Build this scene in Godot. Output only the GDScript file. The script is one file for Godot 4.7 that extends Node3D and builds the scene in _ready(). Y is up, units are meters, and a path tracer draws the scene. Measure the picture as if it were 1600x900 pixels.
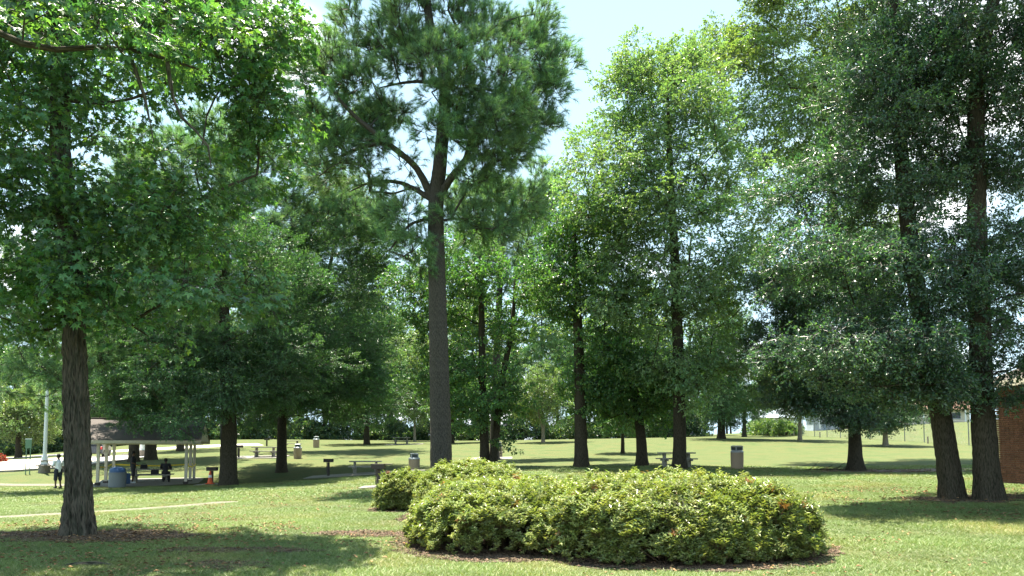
extends Node3D
# Public park on a bright summer noon: azalea bed, tall pine, oaks and sweetgums, picnic ground behind.

const EYE := 1.6
const FOCAL := 1150.0          # of a 1600 pixel wide picture
const AXIS := 630.0             # picture row of the optical axis (the lens is shifted up)
var pitch := atan(70.0 / 1150.0)
var to_sun := Vector3(-0.36, 2.1, -0.44).normalized()

# terrain: thin plate spline through surveyed heights (x, distance ahead, weight)
const HILLS := [[-8.0, 14.2, 0.001330], [-14.2, 38.0, 0.000774], [-20.9, 42.0, -0.002465], [-14.6, 48.0, -0.001461], [-8.5, 44.0, -0.001328], [-1.4, 41.0, 0.001827], [3.6, 39.0, 0.000621], [15.9, 35.0, -0.001175], [11.1, 19.0, -0.000622], [13.8, 21.0, 0.002552], [-12.1, 82.0, -0.000140], [-18.7, 57.0, 0.002149], [-20.3, 78.0, -0.000730], [-28.4, 46.0, 0.002141], [3.1, 75.0, 0.000464], [8.4, 57.0, -0.000635], [-8.9, 105.0, -0.000281], [35.0, 108.0, -0.000117], [39.0, 62.0, -0.000321], [37.1, 85.0, -0.000808], [61.1, 105.0, 0.001837], [47.5, 105.0, -0.000225], [21.7, 78.0, 0.000989], [-52.9, 78.0, -0.000914], [-30.4, 45.0, -0.001029], [-46.8, 100.0, 0.002348], [28.7, 75.0, 0.000087], [0.0, 0.0, 0.000277], [0.0, 8.0, 0.000324], [-8.0, 9.0, -0.000790], [8.0, 9.0, -0.000632], [0.0, 14.0, -0.000678], [3.0, 14.0, -0.000108], [-14.0, 18.0, 0.000692], [-8.0, 24.0, -0.001325], [0.0, 24.0, 0.000749], [8.0, 24.0, -0.000730], [14.0, 12.0, -0.000622], [-30.0, 20.0, -0.000016], [-20.0, 0.0, 0.000124], [20.0, 0.0, 0.0], [-70.0, 40.0, 0.000346], [-60.0, 100.0, -0.001126], [40.0, 20.0, 0.000135], [60.0, 60.0, -0.000200], [60.0, 110.0, -0.000990], [-60.0, 140.0, -0.000109], [0.0, 140.0, -0.000125], [60.0, 140.0, -0.000065]]
const GX := 49                 # ground grid: x from -98 to 98, z from 24 to -156, cells of 2 m
const CELL := 2.0
var heights := PackedFloat32Array()
var gnx := 99
var gnz := 91
var M := {}                    # materials
var S := {}                    # foliage sprays
var taken := {}
var closed := []               # ground polygons without grass


# ---------------------------------------------------------------- mesh building
class MB:
	var v := PackedVector3Array()
	var n := PackedVector3Array()
	var u := PackedVector2Array()
	var c := PackedColorArray()
	var i := PackedInt32Array()
	func pt(p: Vector3, nn: Vector3, uv: Vector2, col: Color) -> int:
		v.append(p); n.append(nn); u.append(uv); c.append(col)
		return v.size() - 1
	func tri(a: Vector3, b: Vector3, d: Vector3, out: Vector3, col := Color.WHITE) -> void:
		var nn := (b - a).cross(d - a)
		if nn.length_squared() < 1e-16:
			return
		nn = nn.normalized()
		if nn.dot(out) < 0.0:
			nn = -nn
			var t := b; b = d; d = t
		var ax := absf(nn.x); var ay := absf(nn.y); var az := absf(nn.z)
		var k := v.size()
		for p: Vector3 in [a, b, d]:
			var uv := Vector2(p.x, p.z) if ay >= ax and ay >= az else (Vector2(p.z, -p.y) if ax >= az else Vector2(p.x, -p.y))
			pt(p, nn, uv, col)
		i.append_array(PackedInt32Array([k, k + 2, k + 1]))   # front faces run clockwise
	func quad(a: Vector3, b: Vector3, d: Vector3, e: Vector3, out: Vector3, col := Color.WHITE) -> void:
		tri(a, b, d, out, col)
		tri(a, d, e, out, col)
	func box(at: Vector3, size: Vector3, basis := Basis.IDENTITY, ch := 0.0, col := Color.WHITE) -> void:
		var h := size / 2.0
		ch = minf(ch, minf(h.x, minf(h.y, h.z)) * 0.6)
		var k := h - Vector3.ONE * ch
		var f := func(p: Vector3) -> Vector3: return at + basis * p
		for ax in 3:
			for s: float in [-1.0, 1.0]:
				var q := []
				for uvs: Vector2 in [Vector2(-1, -1), Vector2(1, -1), Vector2(1, 1), Vector2(-1, 1)]:
					var p := Vector3.ZERO
					p[ax] = s * h[ax]; p[(ax + 1) % 3] = uvs.x * k[(ax + 1) % 3]; p[(ax + 2) % 3] = uvs.y * k[(ax + 2) % 3]
					q.append(f.call(p))
				var o := Vector3.ZERO; o[ax] = s
				quad(q[0], q[1], q[2], q[3], basis * o, col)
		if ch <= 0.0:
			return
		for ax in 3:
			var b1 := (ax + 1) % 3
			var b2 := (ax + 2) % 3
			for s1: float in [-1.0, 1.0]:
				for s2: float in [-1.0, 1.0]:
					var q := []
					for w: Array in [[-1, 0], [1, 0], [1, 1], [-1, 1]]:
						var p := Vector3.ZERO
						p[ax] = w[0] * k[ax]
						p[b1] = s1 * (h[b1] if w[1] == 0 else k[b1])
						p[b2] = s2 * (k[b2] if w[1] == 0 else h[b2])
						q.append(f.call(p))
					var o := Vector3.ZERO; o[b1] = s1; o[b2] = s2
					quad(q[0], q[1], q[2], q[3], basis * o, col)
		for s0: float in [-1.0, 1.0]:
			for s1: float in [-1.0, 1.0]:
				for s2: float in [-1.0, 1.0]:
					var s := Vector3(s0, s1, s2)
					tri(f.call(s * Vector3(h.x, k.y, k.z)), f.call(s * Vector3(k.x, h.y, k.z)), f.call(s * Vector3(k.x, k.y, h.z)), basis * s, col)
	func lathe(prof: Array, seg: int, xf := Transform3D.IDENTITY, col := Color.WHITE) -> void:
		for r in prof.size() - 1:
			var p0: Vector2 = prof[r]
			var p1: Vector2 = prof[r + 1]
			var nn := Vector2(p1.y - p0.y, -(p1.x - p0.x)).normalized()
			var k := v.size()
			for q in seg + 1:
				var a := TAU * q / seg
				var dir := Vector3(cos(a), 0, sin(a))
				var nw := (xf.basis * (dir * nn.x + Vector3.UP * nn.y)).normalized()
				pt(xf * (dir * p0.x + Vector3.UP * p0.y), nw, Vector2(a * maxf(p0.x, p1.x), -p0.y), col)
				pt(xf * (dir * p1.x + Vector3.UP * p1.y), nw, Vector2(a * maxf(p0.x, p1.x), -p1.y), col)
			for q in seg:
				var m := k + q * 2
				i.append_array(PackedInt32Array([m, m + 3, m + 1, m, m + 2, m + 3]))
	func tube(pts: Array, rad: Array, sides: int, noise: FastNoiseLite = null, amp := 0.0, col := Color.WHITE, flare := 0.0) -> void:
		var side := Vector3.RIGHT
		var along := 0.0
		var k := v.size()
		var np := pts.size()
		for r in np:
			var p: Vector3 = pts[r]
			var t: Vector3 = ((pts[mini(r + 1, np - 1)] as Vector3) - (pts[maxi(r - 1, 0)] as Vector3)).normalized()
			side = (side - t * side.dot(t))
			if side.length() < 0.05:
				side = t.cross(Vector3(0.3, 0.1, 1)).normalized()
			side = side.normalized()
			var up := t.cross(side)
			if r > 0:
				along += p.distance_to(pts[r - 1])
			for q in sides + 1:
				var a := TAU * q / sides
				var dir := side * cos(a) + up * sin(a)
				var rr: float = rad[r]
				if noise:
					var w := p + dir * rr
					rr += amp * noise.get_noise_3d(w.x, w.y * 0.16, w.z) * rad[r] / float(rad[0]) * 1.6
					if flare > 0.0:
						rr += flare * exp(-along * 2.4) * (0.55 + 0.45 * sin(a * 5.0 + sin(a * 2.0 + 1.0) * 1.4)) 
				pt(p + dir * rr, dir, Vector2(a * float(rad[0]), -along), col)
		for r in np - 1:
			for q in sides:
				var m := k + r * (sides + 1) + q
				i.append_array(PackedInt32Array([m, m + sides + 1, m + sides + 2, m, m + sides + 2, m + 1]))
		if noise:
			for r in np:
				for q in sides + 1:
					var m := k + r * (sides + 1) + q
					var l := k + r * (sides + 1) + (q - 1 if q > 0 else sides - 1)
					var g := k + r * (sides + 1) + (q + 1 if q < sides else 1)
					var dn := k + maxi(r - 1, 0) * (sides + 1) + q
					var up2 := k + mini(r + 1, np - 1) * (sides + 1) + q
					var nn := (v[g] - v[l]).cross(v[up2] - v[dn])
					if nn.dot(n[m]) < 0.0:
						nn = -nn
					n[m] = nn.normalized()
	func leaf(p: Vector3, d: Vector3, nn: Vector3, l: float, w: float, col: Color) -> void:
		var sd := d.cross(nn).normalized()
		var lift := nn * w * 0.28
		var a := p + d * l * 0.42 + sd * w * 0.5 + lift
		var b := p + d * l * 0.42 - sd * w * 0.5 + lift
		var t := p + d * l - nn * l * 0.10
		tri(p, a, t, nn, col)
		tri(p, t, b, nn, col)
	func mesh() -> ArrayMesh:
		var a := []
		a.resize(Mesh.ARRAY_MAX)
		a[Mesh.ARRAY_VERTEX] = v; a[Mesh.ARRAY_NORMAL] = n; a[Mesh.ARRAY_TEX_UV] = u; a[Mesh.ARRAY_COLOR] = c; a[Mesh.ARRAY_INDEX] = i
		var m := ArrayMesh.new()
		m.add_surface_from_arrays(Mesh.PRIMITIVE_TRIANGLES, a)
		return m


func numbered(called: String) -> String:
	if not taken.has(called):
		taken[called] = 0
		return called
	taken[called] += 1
	return "%s_%03d" % [called, taken[called]]

func thing(called: String, label: String, category: String, at: Vector3, turn := 0.0, group := "") -> Node3D:
	var o := Node3D.new()
	o.name = numbered(called)
	add_child(o)
	o.position = at
	o.rotation.y = turn
	o.set_meta("label", label)
	o.set_meta("category", category)
	if group:
		o.set_meta("group", group)
	return o

func obj(called: String, what, mat: Material, parent: Node) -> MeshInstance3D:
	var o := MeshInstance3D.new()
	o.mesh = what.mesh() if what is MB else what
	o.material_override = mat
	o.name = numbered(called) if parent == self else called
	parent.add_child(o, true)
	return o

func structure(called: String, what, mat: Material) -> MeshInstance3D:
	var o := obj(called, what, mat, self)
	o.set_meta("kind", "structure")
	return o

func copies(called: String, mesh: Mesh, mat: Material, where: Array, tint: Array, parent: Node) -> MultiMeshInstance3D:
	var mm := MultiMesh.new()
	mm.transform_format = MultiMesh.TRANSFORM_3D
	mm.use_colors = true
	mm.mesh = mesh
	mm.instance_count = where.size()
	for k in where.size():
		mm.set_instance_transform(k, where[k])
		mm.set_instance_color(k, tint[k])
	var o := MultiMeshInstance3D.new()
	o.multimesh = mm
	o.material_override = mat
	o.name = numbered(called) if parent == self else called
	parent.add_child(o, true)
	o.set_meta("kind", "stuff")
	return o


# ---------------------------------------------------------------- survey
func spline(x: float, d: float) -> float:
	var s := -0.53152791 + 0.031054 * x + 0.01062516 * d
	for h in HILLS:
		var r2: float = (x - h[0]) * (x - h[0]) + (d - h[1]) * (d - h[1])
		if r2 > 1e-6:
			s += h[2] * 0.5 * r2 * log(r2)
	return s

func survey() -> void:
	heights.resize(gnx * gnz)
	for j in gnz:
		for k in gnx:
			heights[j * gnx + k] = spline(clampf(-98.0 + CELL * k, -80, 80), clampf(-24.0 + CELL * j, -10, 142))

func ground(x: float, z: float) -> float:
	var fx := clampf((x + 98.0) / CELL, 0.0, gnx - 1.001)
	var fz := clampf((-z + 24.0) / CELL, 0.0, gnz - 1.001)
	var ix := int(fx); var iz := int(fz)
	fx -= ix; fz -= iz
	var k := iz * gnx + ix
	var a := heights[k]; var b := heights[k + 1]; var c := heights[k + gnx]; var d := heights[k + gnx + 1]
	if fx + fz <= 1.0:
		return a + (b - a) * fx + (c - a) * fz
	return d + (c - d) * (1.0 - fx) + (b - d) * (1.0 - fz)

func at(px: float, py: float, d: float) -> Vector3:      # a sight line of the survey, d metres ahead
	var rx := (px - 800.0) / FOCAL
	var ry := (AXIS - py) / FOCAL
	var t := d / (cos(pitch) - ry * sin(pitch))
	return Vector3(rx * t, EYE + (ry * cos(pitch) + sin(pitch)) * t, -d)

func foot(px: float, d: float) -> Vector3:               # where a sight line meets the ground d metres ahead
	var x := (px - 800.0) / FOCAL * d
	for k in 4:
		var s := (ground(x, -d) - EYE) / d
		var ry := (s * cos(pitch) - sin(pitch)) / (cos(pitch) + s * sin(pitch))
		x = (px - 800.0) / FOCAL * d / (cos(pitch) - ry * sin(pitch))
	return Vector3(x, ground(x, -d), -d)

func sheet(poly: PackedVector2Array, lift: float) -> MB:  # a polygon (x, z) laid on the facets of the ground
	var mb := MB.new()
	var lo := poly[0]; var hi := poly[0]
	for p in poly:
		lo = lo.min(p); hi = hi.max(p)
	for kz in range(int(floor((-hi.y + 24.0) / CELL)), int(floor((-lo.y + 24.0) / CELL)) + 1):
		for kx in range(int(floor((lo.x + 98.0) / CELL)), int(floor((hi.x + 98.0) / CELL)) + 1):
			var x0 := -98.0 + CELL * kx; var z0 := 24.0 - CELL * kz
			for half: Array in [[Vector2(x0, z0), Vector2(x0 + CELL, z0), Vector2(x0, z0 - CELL)], [Vector2(x0 + CELL, z0), Vector2(x0 + CELL, z0 - CELL), Vector2(x0, z0 - CELL)]]:
				for piece in Geometry2D.intersect_polygons(poly, PackedVector2Array(half)):
					var ix := Geometry2D.triangulate_polygon(piece)
					for q in range(0, ix.size(), 3):
						var t := []
						for w in 3:
							var p: Vector2 = piece[ix[q + w]]
							t.append(Vector3(p.x, ground(p.x, p.y) + lift, p.y))
						mb.tri(t[0], t[1], t[2], Vector3.UP)
	return mb

func outline(c: Vector2, rx: float, rz: float, rough: float, seed_: int, power := 2.0) -> PackedVector2Array:
	var nz := FastNoiseLite.new(); nz.seed = seed_; nz.frequency = 0.9; nz.fractal_octaves = 4
	var out := PackedVector2Array()
	for k in 72:
		var a := TAU * k / 72.0
		var r := pow(pow(absf(cos(a)), power) + pow(absf(sin(a)), power), -1.0 / power) * (1.0 + rough * nz.get_noise_2d(cos(a) * 2.0, sin(a) * 2.0))
		out.append(c + Vector2(cos(a) * rx, sin(a) * rz) * r)
	return out

func covered(x: float, z: float) -> bool:
	for c in closed:
		if x > c[0].x and x < c[1].x and z > c[0].y and z < c[1].y and Geometry2D.is_point_in_polygon(Vector2(x, z), c[2]):
			return true
	return false

func close(poly: PackedVector2Array) -> void:
	var lo := poly[0]; var hi := poly[0]
	for p in poly:
		lo = lo.min(p); hi = hi.max(p)
	closed.append([lo, hi, poly])


# ---------------------------------------------------------------- materials
func noise_tex(freq: float, stops: Array, seed_: int, octaves := 5, kind := FastNoiseLite.TYPE_SIMPLEX_SMOOTH, fractal := FastNoiseLite.FRACTAL_FBM, size := 512) -> NoiseTexture2D:
	var t := NoiseTexture2D.new()
	t.width = size; t.height = size
	t.seamless = true; t.seamless_blend_skirt = 0.25
	var f := FastNoiseLite.new()
	f.noise_type = kind; f.seed = seed_; f.frequency = freq; f.fractal_type = fractal; f.fractal_octaves = octaves
	t.noise = f
	if stops.size():
		var g := Gradient.new()
		var off := PackedFloat32Array(); var col := PackedColorArray()
		for s in stops:
			off.append(s[0]); col.append(s[1].linear_to_srgb())
		g.offsets = off; g.colors = col
		t.color_ramp = g
	return t

func plain(col: Color, rough := 0.8, metal := 0.0) -> StandardMaterial3D:      # col is linear
	var m := StandardMaterial3D.new()
	m.albedo_color = col.linear_to_srgb()
	m.roughness = rough
	m.metallic = metal
	return m

func grained(lo: Color, hi: Color, scale: float, rough := 0.85, seed_ := 1, relief := 0.0, freq := 0.02) -> StandardMaterial3D:
	var m := StandardMaterial3D.new()
	var mid := lo.lerp(hi, 0.5)
	m.albedo_texture = noise_tex(freq, [[0.2, lo], [0.5, mid], [0.8, hi]], seed_)
	m.roughness = rough
	m.uv1_triplanar = true
	m.uv1_scale = Vector3.ONE * scale
	if relief > 0.0:
		m.heightmap_enabled = true
		m.heightmap_texture = m.albedo_texture
		m.heightmap_scale = relief
	return m

func leafy(rough: float, spec: float, glow: Color) -> StandardMaterial3D:
	var m := StandardMaterial3D.new()
	m.vertex_color_use_as_albedo = true
	m.roughness = rough
	m.metallic_specular = spec
	m.backlight_enabled = true
	m.backlight = glow.linear_to_srgb()
	m.cull_mode = BaseMaterial3D.CULL_DISABLED
	return m

func bark(lo: Color, hi: Color, u: float, w: float, relief: float, seed_: int) -> StandardMaterial3D:
	var m := StandardMaterial3D.new()
	m.albedo_texture = noise_tex(0.028, [[0.18, lo], [0.45, lo.lerp(hi, 0.55)], [0.8, hi]], seed_, 5, FastNoiseLite.TYPE_SIMPLEX_SMOOTH, FastNoiseLite.FRACTAL_RIDGED)
	m.heightmap_enabled = true
	m.heightmap_texture = m.albedo_texture
	m.heightmap_scale = relief
	m.uv1_scale = Vector3(u, w, 1)
	m.roughness = 0.95
	m.metallic_specular = 0.25
	m.detail_enabled = true
	m.detail_blend_mode = BaseMaterial3D.BLEND_MODE_MUL
	m.detail_albedo = noise_tex(0.02, [[0.2, Color(0.42, 0.5, 0.42)], [0.5, Color(0.85, 0.86, 0.82)], [0.8, Color(1, 0.96, 0.9)]], seed_ + 50)
	return m


# ---------------------------------------------------------------- foliage
func ball(rng: RandomNumberGenerator) -> Vector3:
	while true:
		var p := Vector3(rng.randf_range(-1, 1), rng.randf_range(-1, 1), rng.randf_range(-1, 1))
		if p.length_squared() <= 1.0 and p.length_squared() > 1e-4:
			return p
	return Vector3.UP

func twig_spray(seed_: int, n: int, length: float, spread: float, ll: float, lw: float, cols: Array, star := false) -> ArrayMesh:
	# a leafy twig: grows along +Y, upper side towards +Z
	var rng := RandomNumberGenerator.new(); rng.seed = seed_
	var mb := MB.new()
	var wood := Color(0.05, 0.038, 0.026)
	var stems := [[Vector3.ZERO, Vector3(0, length, 0)]]
	for k in 4:
		var b := Vector3(0, length * (0.15 + 0.18 * k), 0)
		var s := 1.0 if k % 2 == 0 else -1.0
		stems.append([b, b + Vector3(s * spread * rng.randf_range(0.6, 1.0), length * rng.randf_range(0.2, 0.4), spread * rng.randf_range(-0.35, 0.45))])
	for s: Array in stems:
		mb.tube([s[0], ((s[0] as Vector3) + (s[1] as Vector3)) / 2.0 + Vector3(0, 0, 0.02), s[1]], [0.006, 0.0045, 0.002], 3, null, 0.0, wood)
	for k in n:
		var s: Array = stems[rng.randi_range(0, stems.size() - 1)]
		var t := 0.2 + 0.8 * sqrt(rng.randf())
		var p: Vector3 = (s[0] as Vector3).lerp(s[1], t) + Vector3(0, 0, 0.02 * sin(t * PI))
		var dir := (((s[1] as Vector3) - (s[0] as Vector3)).normalized() * 0.6 + ball(rng) * 1.0 + Vector3(0, 0, -0.25)).normalized()
		var nn := (Vector3(0, 0, 1) + ball(rng) * 0.75)
		nn = (nn - dir * nn.dot(dir)).normalized()
		var l := ll * rng.randf_range(0.65, 1.2)
		var col: Color = cols[rng.randi_range(0, cols.size() - 1)]
		var f := rng.randf_range(0.7, 1.35)
		col = Color(col.r * f, col.g * f, col.b * f)
		p += dir * l * 0.25
		if not star:
			mb.leaf(p, dir, nn, l, l * lw, col)
			continue
		var sd := dir.cross(nn).normalized()
		var hub := p + dir * l * 0.3
		for lobe in 5:
			var a := (lobe - 2) * 0.95
			var ld := dir * cos(a) + sd * sin(a)
			var lp := ld.cross(nn)
			var ln := l * (0.72 if lobe == 2 else (0.66 if lobe in [1, 3] else 0.5))
			var tip := hub + ld * ln - nn * ln * rng.randf_range(0.05, 0.28)
			mb.tri(hub, hub + ld * ln * 0.35 + lp * ln * 0.24, tip, nn, col)
			mb.tri(hub, tip, hub + ld * ln * 0.35 - lp * ln * 0.24, nn, col)
	return mb.mesh()

func pine_spray(seed_: int, tufts: int, needles: int, length: float, width: float, cols: Array) -> ArrayMesh:
	var rng := RandomNumberGenerator.new(); rng.seed = seed_
	var mb := MB.new()
	for k in tufts:
		var root := Vector3(0, 0.05 * k, 0)
		var dir := (Vector3(0, 1, 0) + ball(rng) * 0.9 + Vector3(0, 0, 0.35)).normalized() if k else Vector3(0, 1, 0.15).normalized()
		var tip := root + dir * rng.randf_range(0.25, 0.55)
		mb.tube([root, root.lerp(tip, 0.5) - Vector3(0, 0, 0.02), tip], [0.009, 0.007, 0.005], 3, null, 0.0, Color(0.06, 0.042, 0.028))
		var col0: Color = cols[rng.randi_range(0, cols.size() - 1)]
		for q in needles:
			var p := root.lerp(tip, rng.randf_range(0.55, 1.0))
			var nd := (dir * rng.randf_range(0.3, 1.1) + ball(rng) * 1.0).normalized()
			var sd := nd.cross(ball(rng)).normalized()
			var f := rng.randf_range(0.7, 1.3)
			var l := length * rng.randf_range(0.7, 1.15)
			var mid := p + nd * l * 0.5
			mb.tri(p - sd * width * 0.5, p + sd * width * 0.5, p + nd * l - Vector3(0, 0, l * 0.12), sd.cross(nd), Color(col0.r * f, col0.g * f, col0.b * f))
	return mb.mesh()

func azalea_spray(seed_: int, cols: Array) -> ArrayMesh:
	var rng := RandomNumberGenerator.new(); rng.seed = seed_
	var mb := MB.new()
	for w in 4:
		var base := Vector3(rng.randf_range(-0.09, 0.09), -0.12, rng.randf_range(-0.09, 0.09)) if w else Vector3(0, -0.12, 0)
		var top := Vector3(base.x * 1.5, rng.randf_range(-0.03, 0.07), base.z * 1.5)
		mb.tube([base, top], [0.003, 0.002], 3, null, 0.0, Color(0.10, 0.07, 0.045))
		var young := rng.randf() < 0.5
		for k in 9:
			var a := k * 2.4 + rng.randf() * 0.6
			var lift := rng.randf_range(0.05, 0.8) if k < 7 else 1.2
			var dir := Vector3(cos(a), lift, sin(a)).normalized()
			var nn := (Vector3.UP + ball(rng) * 0.3)
			nn = (nn - dir * nn.dot(dir)).normalized()
			var col: Color = cols[rng.randi_range(0, cols.size() - 1)]
			var f := rng.randf_range(0.75, 1.2) * (1.15 if young else 0.9)
			mb.leaf(base.lerp(top, 1.0 - 0.06 * k), dir, nn, rng.randf_range(0.05, 0.085), rng.randf_range(0.024, 0.036), Color(col.r * f, col.g * f, col.b * f))
	return mb.mesh()

func blobs_of(list: Array, d: float) -> Array:             # [px, py, half width, half height in picture units, depth offset, depth radius in m]
	var out := []
	for b in list:
		var dd: float = d + b[4]
		var c := at(b[0], b[1], dd)
		var k := dd / FOCAL
		out.append([c, Vector3(b[2] * k, b[3] * k, b[5])])
	return out

func rooted_tree(called: String, label: String, group: String, spec: Dictionary) -> Node3D:
	# spec: base Vector3, trunk [world points], radii, blobs [[centre, radii]], clumps, per, size, spray, leaf, bark, seed, limbs [[points]]
	var rng := RandomNumberGenerator.new(); rng.seed = spec.seed
	var base: Vector3 = spec.base
	var t := thing(called, label, "tree", base, 0.0, group)
	var wood := MB.new()
	var nz := FastNoiseLite.new(); nz.seed = spec.seed; nz.frequency = spec.get("rough_freq", 7.0); nz.fractal_type = FastNoiseLite.FRACTAL_RIDGED; nz.fractal_octaves = 3
	var pos := PackedVector3Array()      # branch skeleton
	var par := PackedInt32Array()
	var fixed := PackedFloat32Array()    # radius of trunk nodes, 0 for branches
	var stems: Array = spec.stems        # each: [points (world), radii]
	var chains := []
	for st: Array in stems:
		# resample the stem smoothly
		var curve := Curve3D.new()
		var sp: Array = st[0]
		for k in sp.size():
			var tan_ := ((sp[mini(k + 1, sp.size() - 1)] as Vector3) - (sp[maxi(k - 1, 0)] as Vector3)) / 6.0
			curve.add_point(sp[k], -tan_, tan_)
		var total := curve.get_baked_length()
		var m: int = maxi(6, int(total / float(spec.get("step", 0.45))))
		var pts := []; var rad := []
		for k in m + 1:
			var f := float(k) / m
			pts.append(curve.sample_baked(total * f, true) - base)
			var g: float = f * (st[1].size() - 1)
			var a := int(minf(g, st[1].size() - 2))
			rad.append(lerpf(st[1][a], st[1][a + 1], g - a))
		wood.tube(pts, rad, spec.get("sides", 14), nz, spec.get("rough", 0.02), Color.WHITE, spec.get("flare", 0.12) if st.size() < 3 else 0.0)
		var prev := -1
		for k in range(0, m + 1, maxi(1, m / 14)):
			if st.size() < 3 and (pts[k] as Vector3).y < spec.get("clear", 2.5):
				continue
			pos.append(pts[k]); par.append(prev); fixed.append(rad[k])
			prev = pos.size() - 1
	# clump centres
	var blobs: Array = spec.blobs
	var vol := []
	var sum := 0.0
	for b in blobs:
		var w: float = pow(b[1].x * b[1].y * b[1].z, 0.8)
		vol.append(w); sum += w
	var clumps := []
	for k in int(spec.clumps):
		var pick := rng.randf() * sum
		var q := 0
		while q < blobs.size() - 1 and pick > vol[q]:
			pick -= vol[q]; q += 1
		var dir := ball(rng).normalized()
		var c: Vector3 = blobs[q][0] + dir * (blobs[q][1] as Vector3) * pow(rng.randf(), 0.42) - base
		clumps.append(c)
	var axis := pos[0] if pos.size() else Vector3.ZERO
	clumps.sort_custom(func(a, b): return Vector2(a.x - axis.x, a.z - axis.z).length() + a.y * 0.15 < Vector2(b.x - axis.x, b.z - axis.z).length() + b.y * 0.15)
	for c: Vector3 in clumps:
		var best := 0; var cost := 1e9
		for k in pos.size():
			var dd := pos[k].distance_to(c) + maxf(0.0, pos[k].y - c.y + 0.3) * 1.3 + (0.4 if fixed[k] > 0.0 else 0.0)
			if dd < cost:
				cost = dd; best = k
		var a := pos[best]
		var dist := a.distance_to(c)
		var m := clampi(int(dist / 0.5), 2, 9)
		var ctrl := a.lerp(c, 0.5) + Vector3(0, dist * rng.randf_range(-0.08, 0.14), 0) + ball(rng) * dist * 0.12
		var prev := best
		var chain := [best]
		for k in range(1, m + 1):
			var f := float(k) / m
			pos.append(a * (1 - f) * (1 - f) + ctrl * 2 * f * (1 - f) + c * f * f + ball(rng) * 0.05)
			par.append(prev); fixed.append(0.0)
			prev = pos.size() - 1
			chain.append(prev)
		chains.append(chain)
	var area := PackedFloat32Array(); area.resize(pos.size())
	var tip: float = spec.get("tip", 0.011)
	for k in range(pos.size() - 1, -1, -1):
		area[k] = maxf(area[k], tip * tip)
		if par[k] >= 0:
			area[par[k]] += area[k] * (0.93 if fixed[k] == 0.0 else 0.0) + tip * tip * 0.25
	for chain: Array in chains:
		var pts := []; var rad := []
		for q in chain.size():
			var k: int = chain[q]
			pts.append(pos[k])
			var r := sqrt(area[k])
			if q == 0:
				r = sqrt(area[chain[1]]) * 1.15
				if fixed[k] > 0.0:
					r = minf(r, fixed[k] * 0.7)
			rad.append(minf(r, 0.16))
		wood.tube(pts, rad, 6)
	var tr := obj("trunk", wood, spec.bark, t)
	# leaves
	var where := []; var tint := []
	var cs: float = spec.size
	var heart := Vector3.ZERO
	for c: Vector3 in clumps:
		heart += c / clumps.size()
	var sc: float = spec.get("scale", 1.0)
	var hue: Color = spec.get("tint", Color.WHITE)
	for c: Vector3 in clumps:
		var r := cs * rng.randf_range(0.65, 1.3)
		var m := int(float(spec.per) * r * r / (cs * cs) * spec.get("thick", 0.8))
		var f := rng.randf_range(0.85, 1.15)
		var yel := rng.randf_range(0.9, 1.12)
		var outw := (c - heart).normalized()
		for k in m:
			var q := ball(rng)
			q = q.normalized() * pow(q.length(), 0.8)
			var p := c + q * Vector3(r, r * spec.get("flat", 0.5), r)
			var g := (q * 0.9 + outw * 0.5 + ball(rng) * 0.55 + Vector3(0, spec.get("lift", 0.05), 0)).normalized()
			var upw := Vector3.UP + ball(rng) * 0.45
			var z := upw - g * upw.dot(g)
			if z.length() < 0.05:
				z = g.cross(Vector3.RIGHT)
			z = z.normalized()
			var s := sc * rng.randf_range(0.75, 1.25)
			where.append(Transform3D(Basis(g.cross(z) * s, g * s, z * s), p - g * 0.2 * s))
			var ff := f * rng.randf_range(0.85, 1.15)
			tint.append(Color(hue.r * ff * yel, hue.g * ff, hue.b * ff))
	copies("crown", spec.spray, spec.leaf, where, tint, t)
	return t

func px_stem(list: Array, d: float, base: Vector3, radii: Array) -> Array:   # [[px, py, depth offset], ...] above the foot
	var pts := [base + Vector3(0, -0.15, 0)]
	for p in list:
		pts.append(at(p[0], p[1], d + p[2]))
	return [pts, radii]

func px_limb(list: Array, d: float, radii: Array) -> Array:
	var pts := []
	for p in list:
		pts.append(at(p[0], p[1], d + p[2]))
	return [pts, radii, "limb"]


# ---------------------------------------------------------------- the place
func _ready() -> void:
	var cam := Camera3D.new()
	cam.name = "camera"
	cam.near = 0.1
	cam.projection = Camera3D.PROJECTION_FRUSTUM
	cam.size = 900.0 / FOCAL * cam.near
	cam.frustum_offset = Vector2(0, (AXIS - 450.0) / FOCAL * cam.near)
	cam.position = Vector3(0, EYE, 0)
	cam.rotation.x = pitch
	cam.far = 3000.0
	cam.current = true
	add_child(cam)
	var sky_mat := PanoramaSkyMaterial.new()
	sky_mat.panorama = sky_picture()
	var env := Environment.new()
	env.background_mode = Environment.BG_SKY
	env.sky = Sky.new()
	env.sky.sky_material = sky_mat
	env.tonemap_mode = Environment.TONE_MAPPER_LINEAR
	env.tonemap_exposure = 5.2
	env.sdfgi_enabled = true
	env.ssao_enabled = true
	env.ssil_enabled = true
	var we := WorldEnvironment.new()
	we.name = "world"
	we.environment = env
	add_child(we)
	var sun := DirectionalLight3D.new()
	sun.name = "sun"
	sun.light_color = Color(1.0, 0.965, 0.9)
	sun.light_energy = 1.5
	sun.light_angular_distance = 0.55
	sun.shadow_enabled = true
	sun.basis = Basis.looking_at(-to_sun, Vector3(0, 0, 1))
	add_child(sun)

	survey()
	make_materials()
	make_sprays()
	make_ground()
	make_trees()
	make_shrubs()
	make_objects()
	make_grass()

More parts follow.
